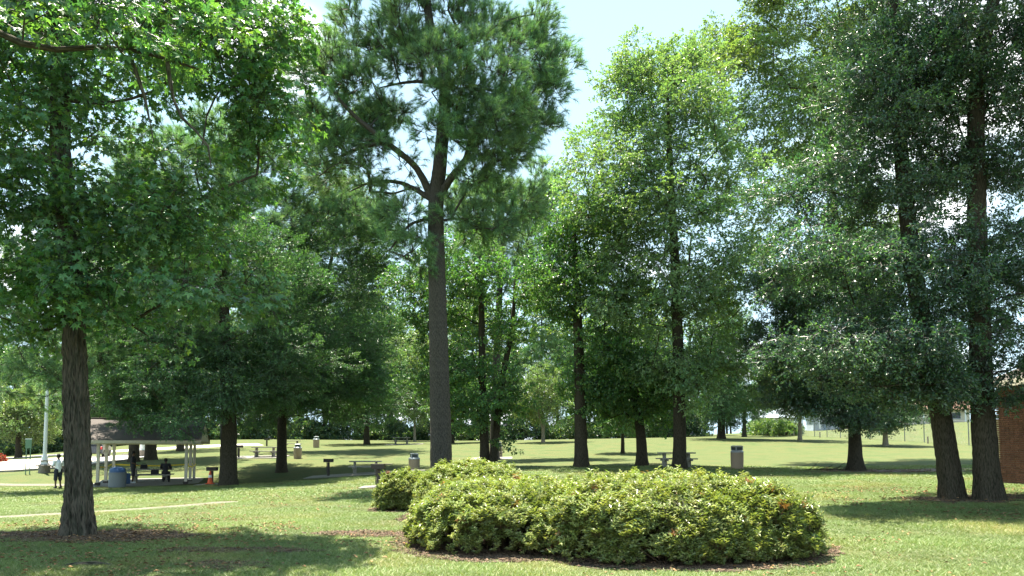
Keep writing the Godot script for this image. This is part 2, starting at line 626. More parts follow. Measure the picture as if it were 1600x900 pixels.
func sky_picture() -> ImageTexture:
	var w := 1024; var h := 512
	var im := Image.create_empty(w, h, false, Image.FORMAT_RGBF)
	var nz := FastNoiseLite.new(); nz.seed = 4; nz.frequency = 0.55; nz.fractal_octaves = 6; nz.noise_type = FastNoiseLite.TYPE_SIMPLEX_SMOOTH
	for y in h:
		var el := (0.5 - (y + 0.5) / h) * PI
		var s := sin(el); var c := cos(el)
		var clear := Color(0.235, 0.315, 0.36).lerp(Color(0.098, 0.172, 0.25), pow(clampf(s, 0.0, 1.0), 0.75))
		for x in w:
			if s <= 0.0:
				im.set_pixel(x, y, Color(0.2, 0.23, 0.18))
				continue
			var az := ((x + 0.5) / w - 0.5) * TAU
			var dir := Vector3(sin(az) * c, s, -cos(az) * c)
			var k := 1.0 / (s + 0.22)
			var m := nz.get_noise_3d(dir.x * k * 1.5 + 3.0, 1.0, dir.z * k * 1.5)
			var cl := smoothstep(0.16, 0.46, m + 0.10 * (1.0 - s))
			im.set_pixel(x, y, clear.lerp(Color(0.62, 0.62, 0.62), cl * 0.95))
	return ImageTexture.create_from_image(im)

func make_materials() -> void:
	M.bark_gum = bark(Color(0.022, 0.019, 0.016), Color(0.125, 0.11, 0.09), 2.2, 0.22, 5.0, 3)
	M.bark_pine = bark(Color(0.022, 0.019, 0.018), Color(0.108, 0.096, 0.088), 2.6, 0.5, 3.0, 4)
	M.bark_oak = bark(Color(0.018, 0.015, 0.012), Color(0.085, 0.072, 0.055), 2.4, 0.35, 2.5, 5)
	M.bark_pale = bark(Color(0.14, 0.11, 0.085), Color(0.36, 0.31, 0.25), 2.0, 0.6, 0.8, 6)
	M.leaf = leafy(0.38, 0.66, Color(0.93, 0.98, 0.30))
	M.leaf_gloss = leafy(0.42, 0.707, Color(0.75, 0.9, 0.32))
	M.leaf_gloss.clearcoat_enabled = true
	M.leaf_gloss.clearcoat = 0.7
	M.leaf_gloss.clearcoat_roughness = 0.32
	M.needle = leafy(0.55, 0.45, Color(0.7, 0.75, 0.3))
	M.azalea = leafy(0.38, 0.5, Color(0.62, 0.68, 0.22))
	M.blade = leafy(0.5, 0.4, Color(0.5, 0.56, 0.22))
	var g := StandardMaterial3D.new()
	g.albedo_texture = noise_tex(0.05, [[0.15, Color(0.052, 0.065, 0.027)], [0.45, Color(0.080, 0.096, 0.041)], [0.75, Color(0.115, 0.124, 0.060)], [0.95, Color(0.145, 0.14, 0.082)]], 21, 6)
	g.uv1_scale = Vector3.ONE * 0.45
	g.uv2_scale = Vector3.ONE * 0.045
	g.roughness = 0.95
	g.metallic_specular = 0.2
	g.heightmap_enabled = true
	g.heightmap_texture = g.albedo_texture
	g.heightmap_scale = 4.0
	g.detail_enabled = true
	g.detail_uv_layer = BaseMaterial3D.DETAIL_UV_2
	g.detail_blend_mode = BaseMaterial3D.BLEND_MODE_MUL
	g.detail_albedo = noise_tex(0.02, [[0.2, Color(0.72, 0.86, 0.72)], [0.5, Color(0.92, 0.95, 0.85)], [0.8, Color(1.0, 0.92, 0.82)]], 22, 5)
	M.lawn = g
	M.mulch = grained(Color(0.036, 0.024, 0.016), Color(0.115, 0.076, 0.050), 1.8, 0.95, 23, 5.0, 0.06)
	M.soil = grained(Color(0.05, 0.036, 0.022), Color(0.13, 0.098, 0.062), 1.5, 0.95, 28, 4.0, 0.05)
	M.chip = plain(Color(1, 1, 1), 0.95); M.chip.vertex_color_use_as_albedo = true
	M.azalea_wood = plain(Color(0.11, 0.075, 0.05), 0.9)
	M.dead_wood = grained(Color(0.20, 0.16, 0.13), Color(0.34, 0.29, 0.25), 3.0)
	M.bin_grey = plain(Color(0.17, 0.19, 0.20), 0.7)
	M.bin_blue = plain(Color(0.03, 0.09, 0.22), 0.5)
	M.orange = plain(Color(0.70, 0.10, 0.02), 0.55)
	M.reflective = plain(Color(0.7, 0.7, 0.68), 0.4)
	M.sign_green = plain(Color(0.10, 0.20, 0.13), 0.5)
	M.fence = plain(Color(0.20, 0.21, 0.21), 0.5, 0.4)
	M.wall_blue = plain(Color(0.32, 0.38, 0.44), 0.8)
	M.white_wall = plain(Color(0.62, 0.63, 0.64), 0.8)
	M.brown_roof = grained(Color(0.10, 0.05, 0.035), Color(0.17, 0.10, 0.07), 1.0, 0.9, 67)
	M.mortar = grained(Color(0.24, 0.20, 0.165), Color(0.34, 0.30, 0.25), 2.0, 0.95, 68)
	M.bricks = []
	for k in 4:
		var f: float = [0.75, 0.95, 1.15, 1.0][k]
		M.bricks.append(grained(Color(0.13 * f, 0.052 * f, 0.036 * f), Color(0.23 * f, 0.10 * f, 0.07 * f), 4.0, 0.92, 70 + k))
	M.brick_rest = plain(Color(1, 1, 1), 0.92); M.brick_rest.vertex_color_use_as_albedo = true
	M.path = grained(Color(0.095, 0.086, 0.062), Color(0.155, 0.145, 0.108), 0.7, 0.95, 69)
	M.concrete = grained(Color(0.16, 0.15, 0.13), Color(0.26, 0.25, 0.22), 0.8, 0.9, 24, 0.4)
	M.paving = grained(Color(0.36, 0.34, 0.30), Color(0.52, 0.49, 0.44), 0.25, 0.92, 25)

func make_sprays() -> void:
	var gum := [Color(0.082, 0.204, 0.080), Color(0.101, 0.225, 0.080), Color(0.072, 0.183, 0.089), Color(0.153, 0.267, 0.066)]
	var oak := [Color(0.068, 0.159, 0.074), Color(0.085, 0.178, 0.077), Color(0.062, 0.145, 0.083)]
	var poplar := [Color(0.161, 0.276, 0.131), Color(0.193, 0.303, 0.140), Color(0.144, 0.255, 0.146)]
	var holly := [Color(0.049, 0.116, 0.075), Color(0.061, 0.133, 0.077), Color(0.093, 0.172, 0.071)]
	var pine := [Color(0.166, 0.305, 0.147), Color(0.205, 0.346, 0.138), Color(0.139, 0.266, 0.155)]
	var pale := [Color(0.172, 0.265, 0.120), Color(0.155, 0.241, 0.113), Color(0.201, 0.282, 0.120)]
	S.gum = twig_spray(1, 26, 0.42, 0.26, 0.125, 0.9, gum, true)
	S.gum_far = twig_spray(2, 34, 0.55, 0.34, 0.125, 0.75, gum)
	S.oak = twig_spray(3, 44, 0.6, 0.34, 0.115, 0.42, oak)
	S.poplar = twig_spray(4, 34, 0.6, 0.36, 0.115, 0.8, poplar)
	S.holly = twig_spray(5, 44, 0.42, 0.26, 0.085, 0.5, holly)
	S.pale = twig_spray(6, 36, 0.6, 0.36, 0.12, 0.6, pale)
	S.wood = twig_spray(7, 30, 1.0, 0.6, 0.26, 0.7, oak + pale)
	S.pine = pine_spray(8, 6, 34, 0.21, 0.011, pine)
	S.red = twig_spray(10, 30, 0.6, 0.36, 0.16, 0.7, [Color(0.42, 0.02, 0.03), Color(0.35, 0.015, 0.03), Color(0.09, 0.14, 0.04)])
	S.azalea = azalea_spray(9, [Color(0.21, 0.26, 0.082), Color(0.25, 0.295, 0.09), Color(0.17, 0.22, 0.072), Color(0.285, 0.315, 0.11)])

func make_ground() -> void:
	var mb := MB.new()
	var xs := [-1500.0, -600.0, -300.0, -160.0]
	for k in gnx: xs.append(-98.0 + CELL * k)
	xs += [160.0, 300.0, 600.0, 1500.0]
	var zs := [400.0, 120.0, 60.0]
	for k in gnz: zs.append(24.0 - CELL * k)
	zs += [-220.0, -400.0, -800.0, -1600.0]
	for z: float in zs:
		for x: float in xs:
			var e := 0.5
			var nn := Vector3(ground(x - e, z) - ground(x + e, z), 2 * e, ground(x, z - e) - ground(x, z + e)).normalized()
			mb.pt(Vector3(x, ground(x, z), z), nn, Vector2(x, z), Color.WHITE)
	var w := xs.size()
	for j in zs.size() - 1:
		for k in w - 1:
			var q := j * w + k        # z falls with j; the diagonal runs from (x + 1, z) to (x, z + 1), as in ground()
			mb.i.append_array(PackedInt32Array([q, q + w, q + 1, q + 1, q + w, q + w + 1]))
	var a := []
	a.resize(Mesh.ARRAY_MAX)
	a[Mesh.ARRAY_VERTEX] = mb.v; a[Mesh.ARRAY_NORMAL] = mb.n; a[Mesh.ARRAY_TEX_UV] = mb.u; a[Mesh.ARRAY_TEX_UV2] = mb.u; a[Mesh.ARRAY_INDEX] = mb.i
	var am := ArrayMesh.new()
	am.add_surface_from_arrays(Mesh.PRIMITIVE_TRIANGLES, a)
	var o := MeshInstance3D.new()
	o.mesh = am
	o.material_override = M.lawn
	o.name = "lawn"
	add_child(o)
	o.set_meta("kind", "structure")

func broad(called: String, label: String, group: String, px: float, d: float, r: float, top: Array, blobs: Array, clumps: int, per: int, size: float, spray: Mesh, leaf: Material, bk: Material, seed_: int, more := {}) -> Node3D:
	var b := foot(px, d)
	var s := {"base": b, "stems": [px_stem(top, d, b, [r, r * 0.82, r * 0.7, r * 0.5, r * 0.15])], "blobs": blobs_of(blobs, d), "clumps": clumps, "per": per, "size": size, "spray": spray, "leaf": leaf, "bark": bk, "seed": seed_, "flare": r * 0.45}
	s.merge(more, true)
	return rooted_tree(called, label, group, s)

func make_trees() -> void:
	var park := "trees standing on the lawn"
	var far := "trees at the far side of the lawn"
	# sweetgum close by
	broad("sweetgum_tree", "large sweetgum with thick deeply furrowed trunk and star-shaped leaves beside the path", park, 125, 14.2, 0.205, [[118, 600, 0], [112, 420, 0], [96, 240, 0.1], [88, -40, 0.3], [80, -420, 0.5]],
		[[60, 60, 250, 220, 0.5, 3.2], [90, -280, 330, 160, 0.5, 3.4], [330, 50, 130, 80, -0.6, 2.2], [380, 160, 80, 80, 0, 1.5], [70, 330, 120, 80, 0.3, 1.8], [250, 330, 160, 80, -0.4, 2.0], [40, 480, 110, 60, 0.2, 1.6], [290, 440, 150, 70, -0.8, 1.6], [395, 420, 45, 40, -0.6, 0.8], [200, 505, 120, 35, -0.2, 1.3], [400, 20, 70, 80, 0.4, 1.5], [425, 150, 50, 70, 0.2, 1.3], [390, 230, 60, 50, -0.2, 1.2], [410, 380, 55, 50, -0.6, 0.9], [115, 430, 80, 75, -0.9, 0.7], [100, 250, 90, 80, -1.0, 0.8]],
		330, 13, 0.72, S.gum, M.leaf, M.bark_gum, 101, {"step": 0.07, "sides": 84, "thick": 0.66, "rough": 0.045, "rough_freq": 7.5, "flare": 0.17, "clear": 3.8, "tip": 0.008})
	# a neighbour whose limbs hang in from outside the picture
	var nb := Vector3(-10.6, ground(-10.6, -9.5), -9.5)
	rooted_tree("sweetgum_tree", "sweetgum at the edge of the lawn whose long limb reaches over the path", park, {"base": nb,
		"stems": [[[nb + Vector3(0, -0.15, 0), nb + Vector3(0.1, 2.5, 0), nb + Vector3(0.0, 5, 0.1), nb + Vector3(0.1, 8, 0.2), nb + Vector3(0, 12, 0)], [0.27, 0.22, 0.19, 0.12, 0.03]], [[nb + Vector3(0, 4.6, 0), at(-60, 62, 9.5), at(60, 78, 9.6), at(190, 75, 9.8), at(310, 108, 10.0)], [0.10, 0.06, 0.05, 0.035, 0.012], "limb"], [[at(200, 76, 9.8), at(225, 150, 9.8), at(240, 222, 9.7)], [0.016, 0.012, 0.005], "limb"], [[at(262, 92, 9.9), at(275, 170, 9.9), at(322, 222, 9.8), at(330, 262, 9.8)], [0.016, 0.012, 0.008, 0.004], "limb"]],
		"blobs": [[at(60, 40, 9.6), Vector3(1.7, 0.75, 1.0)], [at(210, 55, 9.8), Vector3(1.0, 0.55, 0.8)], [at(300, 60, 10.0), Vector3(0.7, 0.6, 0.7)], [nb + Vector3(0, 9, 0), Vector3(3.6, 3.4, 3.6)]],
		"clumps": 90, "per": 9, "size": 0.55, "spray": S.gum, "leaf": M.leaf, "bark": M.bark_gum, "seed": 102, "thick": 0.7, "clear": 4.0, "tip": 0.008, "flare": 0.12})
	# tall pine in the middle
	var pb := foot(690, 29.0)
	var D := 29.0
	rooted_tree("pine_tree", "tall pine with long straight bare trunk forking high above the azalea bed", park, {"base": pb,
		"stems": [px_stem([[688, 650, 0], [684, 480, 0], [681, 320, 0], [688, 250, 0], [694, 130, 0.3], [668, 10, 0.5], [664, -200, 0.5]], D, pb, [0.43, 0.38, 0.34, 0.30, 0.24, 0.18, 0.13, 0.03]),
			px_limb([[678, 318, 0], [650, 262, -0.3], [598, 218, -0.8], [548, 175, -1.2], [512, 128, -1.5], [490, 70, -1.6]], D, [0.15, 0.115, 0.095, 0.07, 0.045, 0.015]),
			px_limb([[672, 310, 0], [630, 287, 0.5], [585, 284, 0.9], [545, 300, 1.1]], D, [0.10, 0.07, 0.05, 0.02]),
			px_limb([[600, 222, -0.8], [560, 232, -0.5], [520, 250, -0.2], [480, 262, 0.0]], D, [0.08, 0.06, 0.04, 0.02]),
			px_limb([[686, 308, 0], [705, 278, -0.4], [728, 248, -0.8], [740, 205, -1.0], [775, 160, -1.2], [800, 90, -1.2]], D, [0.15, 0.125, 0.10, 0.08, 0.05, 0.015]),
			px_limb([[692, 130, 0.3], [640, 128, 0.6], [590, 138, 0.8]], D, [0.07, 0.05, 0.02]),
			px_limb([[694, 100, 0.3], [740, 60, 0.5], [800, 30, 0.7], [850, 20, 0.8]], D, [0.07, 0.05, 0.03, 0.02]),
			px_limb([[672, 342, 0], [640, 352, -0.6], [608, 392, -1.0]], D, [0.05, 0.04, 0.02])],
		"blobs": blobs_of([[740, 130, 95, 70, -1.6, 1.8], [780, 200, 80, 45, -1.2, 1.6], [700, 190, 55, 35, -1.8, 1.4], [830, 120, 50, 100, 0.4, 1.8], [600, 40, 85, 50, 0.2, 2.0], [700, 20, 100, 50, 0.8, 2.2], [560, 120, 60, 40, -0.8, 1.6], [510, 190, 55, 55, -0.6, 1.6], [500, 110, 45, 50, -1.4, 1.4], [640, 90, 50, 45, 0.2, 1.6], [600, 170, 50, 30, 0.6, 1.5], [660, -120, 140, 90, 0.5, 3.0], [790, 30, 50, 50, 0.8, 1.6], [530, 270, 50, 30, 0.4, 1.4], [620, 345, 40, 26, -0.6, 1.0], [860, 190, 30, 30, 0.6, 1.2], [790, 270, 60, 26, -0.2, 1.4], [590, 300, 40, 20, 0.4, 1.0], [800, 340, 50, 45, 0.8, 1.6], [740, 350, 40, 30, 0.4, 1.2], [655, 400, 35, 25, -0.8, 0.9], [870, 90, 30, 40, 0.8, 1.2], [600, 250, 50, 28, -0.6, 1.1], [560, 210, 40, 30, 0.2, 1.2], [725, 285, 35, 24, -0.8, 0.9], [640, 300, 30, 18, 0.6, 0.8]], D),
		"clumps": 345, "per": 15, "size": 0.66, "spray": S.pine, "leaf": M.needle, "bark": M.bark_pine, "seed": 103, "step": 0.12, "sides": 40, "rough": 0.022, "rough_freq": 12.0, "flat": 0.6, "thick": 0.85, "clear": 9.5, "lift": 0.35, "flare": 0.10, "tip": 0.012})
	# oaks by the shelter
	broad("oak_tree", "broad oak with stout dark trunk beside the grill and orange cone", park, 357, 38, 0.42, [[358, 660, 0], [352, 560, 0], [350, 440, 0], [350, 330, 0]],
		[[350, 560, 150, 90, 0, 4.5], [300, 620, 90, 45, -2.5, 2.5], [240, 560, 90, 80, 0, 3.5], [420, 520, 130, 110, 1, 4.5], [350, 410, 150, 110, 0.5, 4.0], [330, 660, 70, 22, -2.8, 1.8], [225, 610, 75, 40, 2.0, 3.0], [260, 640, 60, 18, 0.5, 2.0]], 175, 34, 1.15, S.oak, M.leaf, M.bark_oak, 104, {"clear": 3.0, "thick": 0.95})
	broad("oak_tree", "oak with slim straight trunk standing between two far picnic tables", park, 440, 48, 0.33, [[441, 650, 0], [445, 560, 0], [450, 450, 0], [455, 360, 0]],
		[[480, 590, 130, 75, 0, 5.0], [550, 590, 70, 75, 0.5, 4.0], [400, 600, 80, 70, 1.5, 4], [480, 470, 120, 110, 0, 5.0], [550, 480, 60, 80, 0, 3.0], [470, 380, 90, 60, 0, 4], [570, 400, 50, 55, 1.0, 3], [540, 350, 40, 40, 0.5, 2.5]], 180, 34, 1.35, S.oak, M.leaf, M.bark_oak, 105, {"scale": 1.15, "clear": 2.8, "thick": 1.0})
	broad("oak_tree", "oak whose trunk shows under the shelter roof, behind the standing person", park, 209, 55, 0.36, [[210, 640, 0], [208, 560, 0], [205, 460, 0], [205, 380, 0]],
		[[200, 560, 110, 100, 0, 5], [130, 600, 70, 60, 0, 4], [190, 450, 100, 80, 0, 5]], 90, 26, 1.5, S.oak, M.leaf, M.bark_oak, 106, {"scale": 1.3})
	broad("oak_tree", "oak with flared trunk seen under the shelter roof beside the pole base", park, 236, 57, 0.42, [[236, 640, 0], [240, 560, 0], [245, 460, 0], [250, 360, 0]],
		[[260, 550, 110, 110, 0, 5], [260, 430, 100, 90, 0, 5]], 80, 26, 1.5, S.oak, M.leaf, M.bark_oak, 107, {"scale": 1.3})
	broad("oak_tree", "small oak far behind the shelter near its last corner post", far, 282, 76, 0.36, [[282, 650, 0], [284, 600, 0], [286, 540, 0], [286, 480, 0]],
		[[290, 600, 60, 70, 0, 5], [310, 520, 60, 70, 0, 5]], 50, 22, 1.6, S.oak, M.leaf, M.bark_oak, 108, {"scale": 1.5})
	broad("oak_tree", "tall oak directly behind the slim straight oak", park, 441, 66, 0.34, [[442, 640, 0], [470, 540, 0], [510, 440, 0], [530, 330, 0]],
		[[540, 500, 80, 90, 0, 5], [530, 380, 70, 70, 0, 4.5], [590, 560, 40, 60, 0, 4], [470, 480, 60, 90, 0, 4]], 120, 26, 1.5, S.oak, M.leaf, M.bark_oak, 131, {"scale": 1.5, "clear": 3.0})
	# pines behind the oaks
	broad("pine_tree", "bushy pine rising behind the broad oak near the grill", park, 352, 45, 0.30, [[352, 600, 0], [350, 420, 0], [345, 260, 0], [345, 170, 0]],
		[[320, 300, 130, 70, 0, 3.5], [250, 250, 70, 50, 0, 2.5], [430, 350, 55, 45, -1.5, 2.0], [380, 240, 70, 50, 0, 2.5], [450, 280, 60, 60, 0, 2.5], [330, 210, 60, 40, 0, 2], [480, 200, 40, 40, 0, 2], [520, 330, 50, 60, 0.5, 2.5], [570, 340, 40, 35, 0.5, 2.0], [220, 330, 60, 60, 0.5, 2.5]], 190, 14, 1.0, S.pine, M.needle, M.bark_pine, 109, {"scale": 1.35, "lift": 0.3, "clear": 8.0})
	broad("pine_tree", "shaggy pine hidden behind the furrowed sweetgum trunk near the parking lot", park, 112, 36, 0.22, [[112, 640, 0], [110, 560, 0], [105, 460, 0], [100, 380, 0]],
		[[55, 590, 60, 40, 0, 2.0], [45, 500, 70, 45, 0, 2.2], [100, 430, 80, 50, 0, 2.5], [160, 540, 60, 50, 0.5, 2]], 70, 12, 0.9, S.pine, M.needle, M.bark_pine, 110, {"scale": 1.2, "clear": 4.5})
	broad("pine_tree", "pine with drooping needle boughs behind the two-stemmed tree", park, 772, 52, 0.32, [[774, 600, 0], [780, 470, 0], [785, 360, 0], [785, 270, 0]],
		[[790, 400, 70, 55, -0.5, 3], [840, 310, 45, 45, 0, 2.5], [740, 330, 60, 50, 0, 3], [800, 320, 60, 60, 0, 3], [855, 440, 35, 50, 0, 2.5], [860, 570, 30, 50, -1, 2]], 110, 12, 1.0, S.pine, M.needle, M.bark_pine, 111, {"scale": 1.4, "clear": 5.0, "lift": 0.25})
	# the two-stemmed tree
	var tb := foot(762, 41.0)
	rooted_tree("two_stemmed_tree", "dark two-stemmed tree dividing at the ground in front of a concrete table", park, {"base": tb,
		"stems": [[[tb + Vector3(-0.2, -0.15, 0), at(757, 690, 41), at(754, 600, 41), at(752, 480, 41), at(750, 380, 41)], [0.27, 0.21, 0.18, 0.15, 0.04]], [[tb + Vector3(0.2, -0.15, 0), at(774, 690, 41), at(784, 600, 41), at(800, 510, 41), at(806, 420, 41)], [0.23, 0.18, 0.16, 0.12, 0.03]]],
		"blobs": blobs_of([[700, 560, 60, 100, 0.5, 3.0], [745, 600, 60, 75, -1.0, 2.5], [795, 620, 55, 55, -0.6, 2.2], [720, 440, 70, 80, 0, 3.0], [800, 510, 50, 60, 0, 2.5], [800, 685, 16, 16, -1.2, 0.6], [660, 470, 40, 60, 0.5, 2.5]], 41.0),
		"clumps": 130, "per": 24, "size": 0.95, "spray": S.gum_far, "leaf": M.leaf, "bark": M.bark_oak, "seed": 112, "thick": 0.68, "clear": 2.0, "flare": 0.16})
	broad("sweetgum_tree", "straight dark trunked sweetgum between the two-stemmed tree and the leaning tree", park, 908, 39, 0.36, [[907, 640, 0], [904, 540, 0], [900, 430, 0], [896, 330, 0]],
		[[880, 440, 55, 70, 0, 3.0], [930, 380, 60, 70, 0.5, 3.0], [940, 560, 45, 60, -0.5, 2.5], [880, 350, 50, 50, 0, 2.5], [970, 470, 50, 60, 0, 2.5]], 110, 24, 1.0, S.gum_far, M.leaf, M.bark_oak, 113, {"clear": 5.0, "thick": 0.62})
	broad("poplar_tree", "tallest pale poplar with straight grey trunk in front of a picnic table", park, 1062, 37, 0.33, [[1061, 600, 0], [1056, 440, 0], [1048, 280, 0], [1042, 120, 0]],
		[[1040, 170, 85, 100, 0, 4.0], [950, 290, 85, 80, -0.5, 3.5], [1110, 260, 70, 110, 0, 3.5], [1020, 330, 110, 90, -1, 4.0], [1020, 460, 110, 70, -1, 4.0], [1110, 440, 60, 70, 0, 3], [960, 190, 40, 60, 0.5, 2.5], [1070, 100, 55, 45, 0.3, 2.5], [990, 150, 45, 60, 0.3, 2.5], [1015, 90, 40, 35, 0.3, 2.2], [1070, 580, 70, 50, -0.8, 2.5], [1150, 430, 50, 80, 0.5, 3], [1130, 540, 50, 50, 0, 2.5]], 320, 22, 1.0, S.poplar, M.leaf, M.bark_oak, 114, {"thick": 0.62, "clear": 4.5, "step": 0.3, "sides": 20})
	broad("leaning_tree", "leaning dark trunked tree beside the shaded picnic table", park, 1003, 40, 0.30, [[1002, 690, 0], [996, 640, 0], [985, 570, 0], [985, 500, 0]],
		[[990, 590, 70, 60, 0, 3.5], [940, 620, 45, 40, 0, 2.5], [1030, 620, 45, 50, 0.5, 3]], 90, 26, 1.0, S.gum_far, M.leaf, M.bark_oak, 115, {"clear": 2.2, "thick": 0.66})
	# right hand group
	broad("laurel_oak_tree", "glossy-leaved oak with a flared single trunk ringed by bare brown soil", park, 1338, 35, 0.31, [[1336, 690, 0], [1334, 630, 0], [1330, 540, 0], [1330, 430, 0]],
		[[1330, 560, 110, 80, 0, 4.0], [1240, 560, 60, 60, -0.5, 3.0], [1250, 480, 70, 60, 0, 3.0], [1400, 580, 80, 60, 0, 3.0], [1330, 440, 120, 70, 0, 4], [1290, 620, 70, 30, -1.0, 2.5], [1340, 655, 60, 16, -1.5, 2]], 190, 30, 1.0, S.holly, M.leaf_gloss, M.bark_oak, 116, {"scale": 1.35, "flare": 0.28, "clear": 3.0})
	broad("poplar_tree", "tall yellow-green poplar towering behind the glossy oak", park, 1338, 44, 0.27, [[1336, 650, 0], [1318, 440, 0], [1300, 280, 0], [1290, 100, 0]],
		[[1230, 110, 100, 110, 0, 4.5], [1180, 60, 60, 90, -0.5, 3.5], [1145, 30, 45, 55, -0.5, 2.5], [1300, 200, 110, 100, 0, 4.5], [1180, 290, 50, 70, 0, 3.0], [1158, 190, 42, 90, 0, 2.6], [1200, 390, 60, 50, 0, 3], [1320, 40, 110, 90, 0.5, 4.5], [1260, -120, 150, 110, 0, 5.5], [1380, 330, 80, 70, 1, 4]], 230, 24, 1.15, S.poplar, M.leaf, M.bark_oak, 117, {"scale": 1.1, "clear": 7.0, "tint": Color(1.08, 1.0, 0.8)})
	var hg := "glossy-leaved oaks beside the brick building"
	broad("laurel_oak_tree", "glossy-leaved oak whose trunk leans away from its upright twin", hg, 1490, 19.2, 0.265, [[1470, 650, 0], [1448, 540, 0.1], [1424, 390, 0.2], [1405, 200, 0.3], [1398, 20, 0.3], [1395, -160, 0.3]],
		[[1390, 270, 140, 110, 0, 2.6], [1340, 540, 130, 60, -1.4, 2.0], [1420, 130, 140, 110, 0, 2.8], [1280, 400, 80, 70, -0.8, 1.8], [1420, 430, 110, 80, -0.8, 2.0], [1420, -120, 190, 150, 0, 3.2], [1420, 590, 90, 30, -1.0, 1.5], [1250, 300, 60, 60, 0, 1.5]], 260, 22, 0.68, S.holly, M.leaf_gloss, M.bark_oak, 118, {"step": 0.12, "sides": 32, "thick": 0.7, "rough": 0.02, "rough_freq": 10.0, "flare": 0.15, "clear": 3.0, "tip": 0.007})
	broad("laurel_oak_tree", "glossy-leaved oak with upright thick trunk nearest the brick wall".replace("nearest", "next to"), hg, 1546, 18.6, 0.285, [[1536, 650, 0], [1530, 480, 0], [1526, 300, 0], [1528, 120, 0], [1560, -40, 0.2], [1580, -240, 0.2]],
		[[1560, 200, 110, 110, 0.2, 2.6], [1480, 60, 110, 100, 0.4, 2.6], [1560, 400, 90, 80, 0.0, 2.2], [1500, 540, 110, 55, -0.8, 1.8], [1580, 590, 80, 45, -0.6, 1.6], [1640, 450, 120, 120, 0, 2.6], [1640, 100, 160, 200, 0, 3.2], [1540, -180, 190, 140, 0.2, 3.4], [1570, 640, 45, 16, -0.6, 0.8], [1600, 605, 60, 40, -0.9, 1.2]], 290, 22, 0.68, S.holly, M.leaf_gloss, M.bark_oak, 119, {"step": 0.12, "sides": 32, "thick": 0.7, "rough": 0.02, "rough_freq": 10.0, "flare": 0.16, "clear": 3.0, "tip": 0.007})
	# young and far trees on the lawn
	broad("lawn_tree", "small round tree on thin trunk in a pool of its own shadow".replace("in a pool of its own shadow", "beyond the leaning tree"), far, 973, 57, 0.14, [[973, 680, 0], [974, 655, 0], [974, 630, 0], [974, 605, 0]], [[975, 640, 42, 38, 0, 2.2]], 45, 18, 0.9, S.gum_far, M.leaf, M.bark_oak, 120, {"clear": 1.7})
	var mb_ := foot(848, 75)
	rooted_tree("crape_myrtle_tree", "pale small tree with several light stems alone on the open lawn", far, {"base": mb_, "stems": [[[mb_ + Vector3(0, -0.1, 0), at(848, 672, 75), at(843, 650, 75), at(838, 630, 75)], [0.16, 0.11, 0.08, 0.03]], [[mb_ + Vector3(0.08, -0.1, 0), at(850, 668, 75), at(856, 648, 75), at(862, 625, 75)], [0.13, 0.10, 0.07, 0.03]]],
		"blobs": blobs_of([[850, 625, 42, 36, 0, 3.0], [845, 585, 30, 26, 0, 2.4]], 75), "clumps": 50, "per": 16, "size": 1.0, "spray": S.pale, "leaf": M.leaf, "bark": M.bark_pale, "seed": 121, "clear": 2.2, "scale": 1.3, "flare": 0.06})
	broad("lawn_tree", "dark round tree standing on the rise beyond the tan trash can", far, 1127, 78, 0.40, [[1127, 650, 0], [1126, 610, 0], [1126, 570, 0], [1126, 530, 0]], [[1130, 600, 72, 60, 0, 5.5], [1130, 530, 60, 60, 0, 5]], 90, 24, 1.6, S.oak, M.leaf, M.bark_oak, 122, {"scale": 1.6, "clear": 2.0})
	broad("lawn_tree", "small dark tree on the rise next to the pale shrubs", far, 1163, 96, 0.28, [[1163, 660, 0], [1163, 645, 0], [1164, 625, 0], [1164, 600, 0]], [[1168, 625, 40, 36, 0, 3.5]], 40, 18, 1.4, S.oak, M.leaf, M.bark_oak, 123, {"scale": 1.6, "clear": 2.0})
	broad("lawn_tree", "light green tree with slim grey trunk in front of the white roofed house", far, 1250, 75, 0.20, [[1250, 660, 0], [1250, 635, 0], [1251, 610, 0], [1251, 570, 0]], [[1245, 605, 62, 45, 0, 4.0]], 70, 20, 1.3, S.pale, M.leaf, M.bark_pale, 124, {"scale": 1.4, "clear": 3.0})
	broad("lawn_tree", "low spreading dark tree in front of the chain-link fence", far, 1384, 64, 0.22, [[1383, 675, 0], [1383, 660, 0], [1385, 645, 0], [1386, 620, 0]], [[1385, 648, 48, 24, 0, 2.8], [1385, 625, 34, 20, 0, 2.4]], 60, 18, 1.0, S.holly, M.leaf_gloss, M.bark_pale, 125, {"scale": 1.8, "clear": 1.4})
	broad("lawn_tree", "dark tree with flared base on the slope before the far table", far, 573, 86, 0.34, [[573, 660, 0], [573, 630, 0], [572, 600, 0], [572, 560, 0]], [[560, 635, 52, 38, 0, 5], [590, 600, 50, 50, 0, 5]], 70, 22, 1.6, S.oak, M.leaf, M.bark_oak, 126, {"scale": 1.6, "clear": 2.2})
	broad("lawn_tree", "pale green tree with a thin white trunk past the far picnic table", far, 648, 100, 0.16, [[648, 665, 0], [648, 645, 0], [648, 620, 0], [648, 580, 0]], [[645, 620, 40, 45, 0, 4], [640, 560, 36, 40, 0, 4]], 60, 18, 1.6, S.pale, M.leaf, M.bark_pale, 127, {"scale": 1.7, "clear": 2.6})
	broad("lawn_tree", "tree half hidden behind the tall pine trunk on the far lawn", far, 706, 82, 0.25, [[706, 665, 0], [706, 640, 0], [708, 610, 0], [708, 560, 0]], [[715, 610, 45, 50, 0, 4.5]], 50, 20, 1.5, S.gum_far, M.leaf, M.bark_oak, 128, {"scale": 1.6, "clear": 2.2})
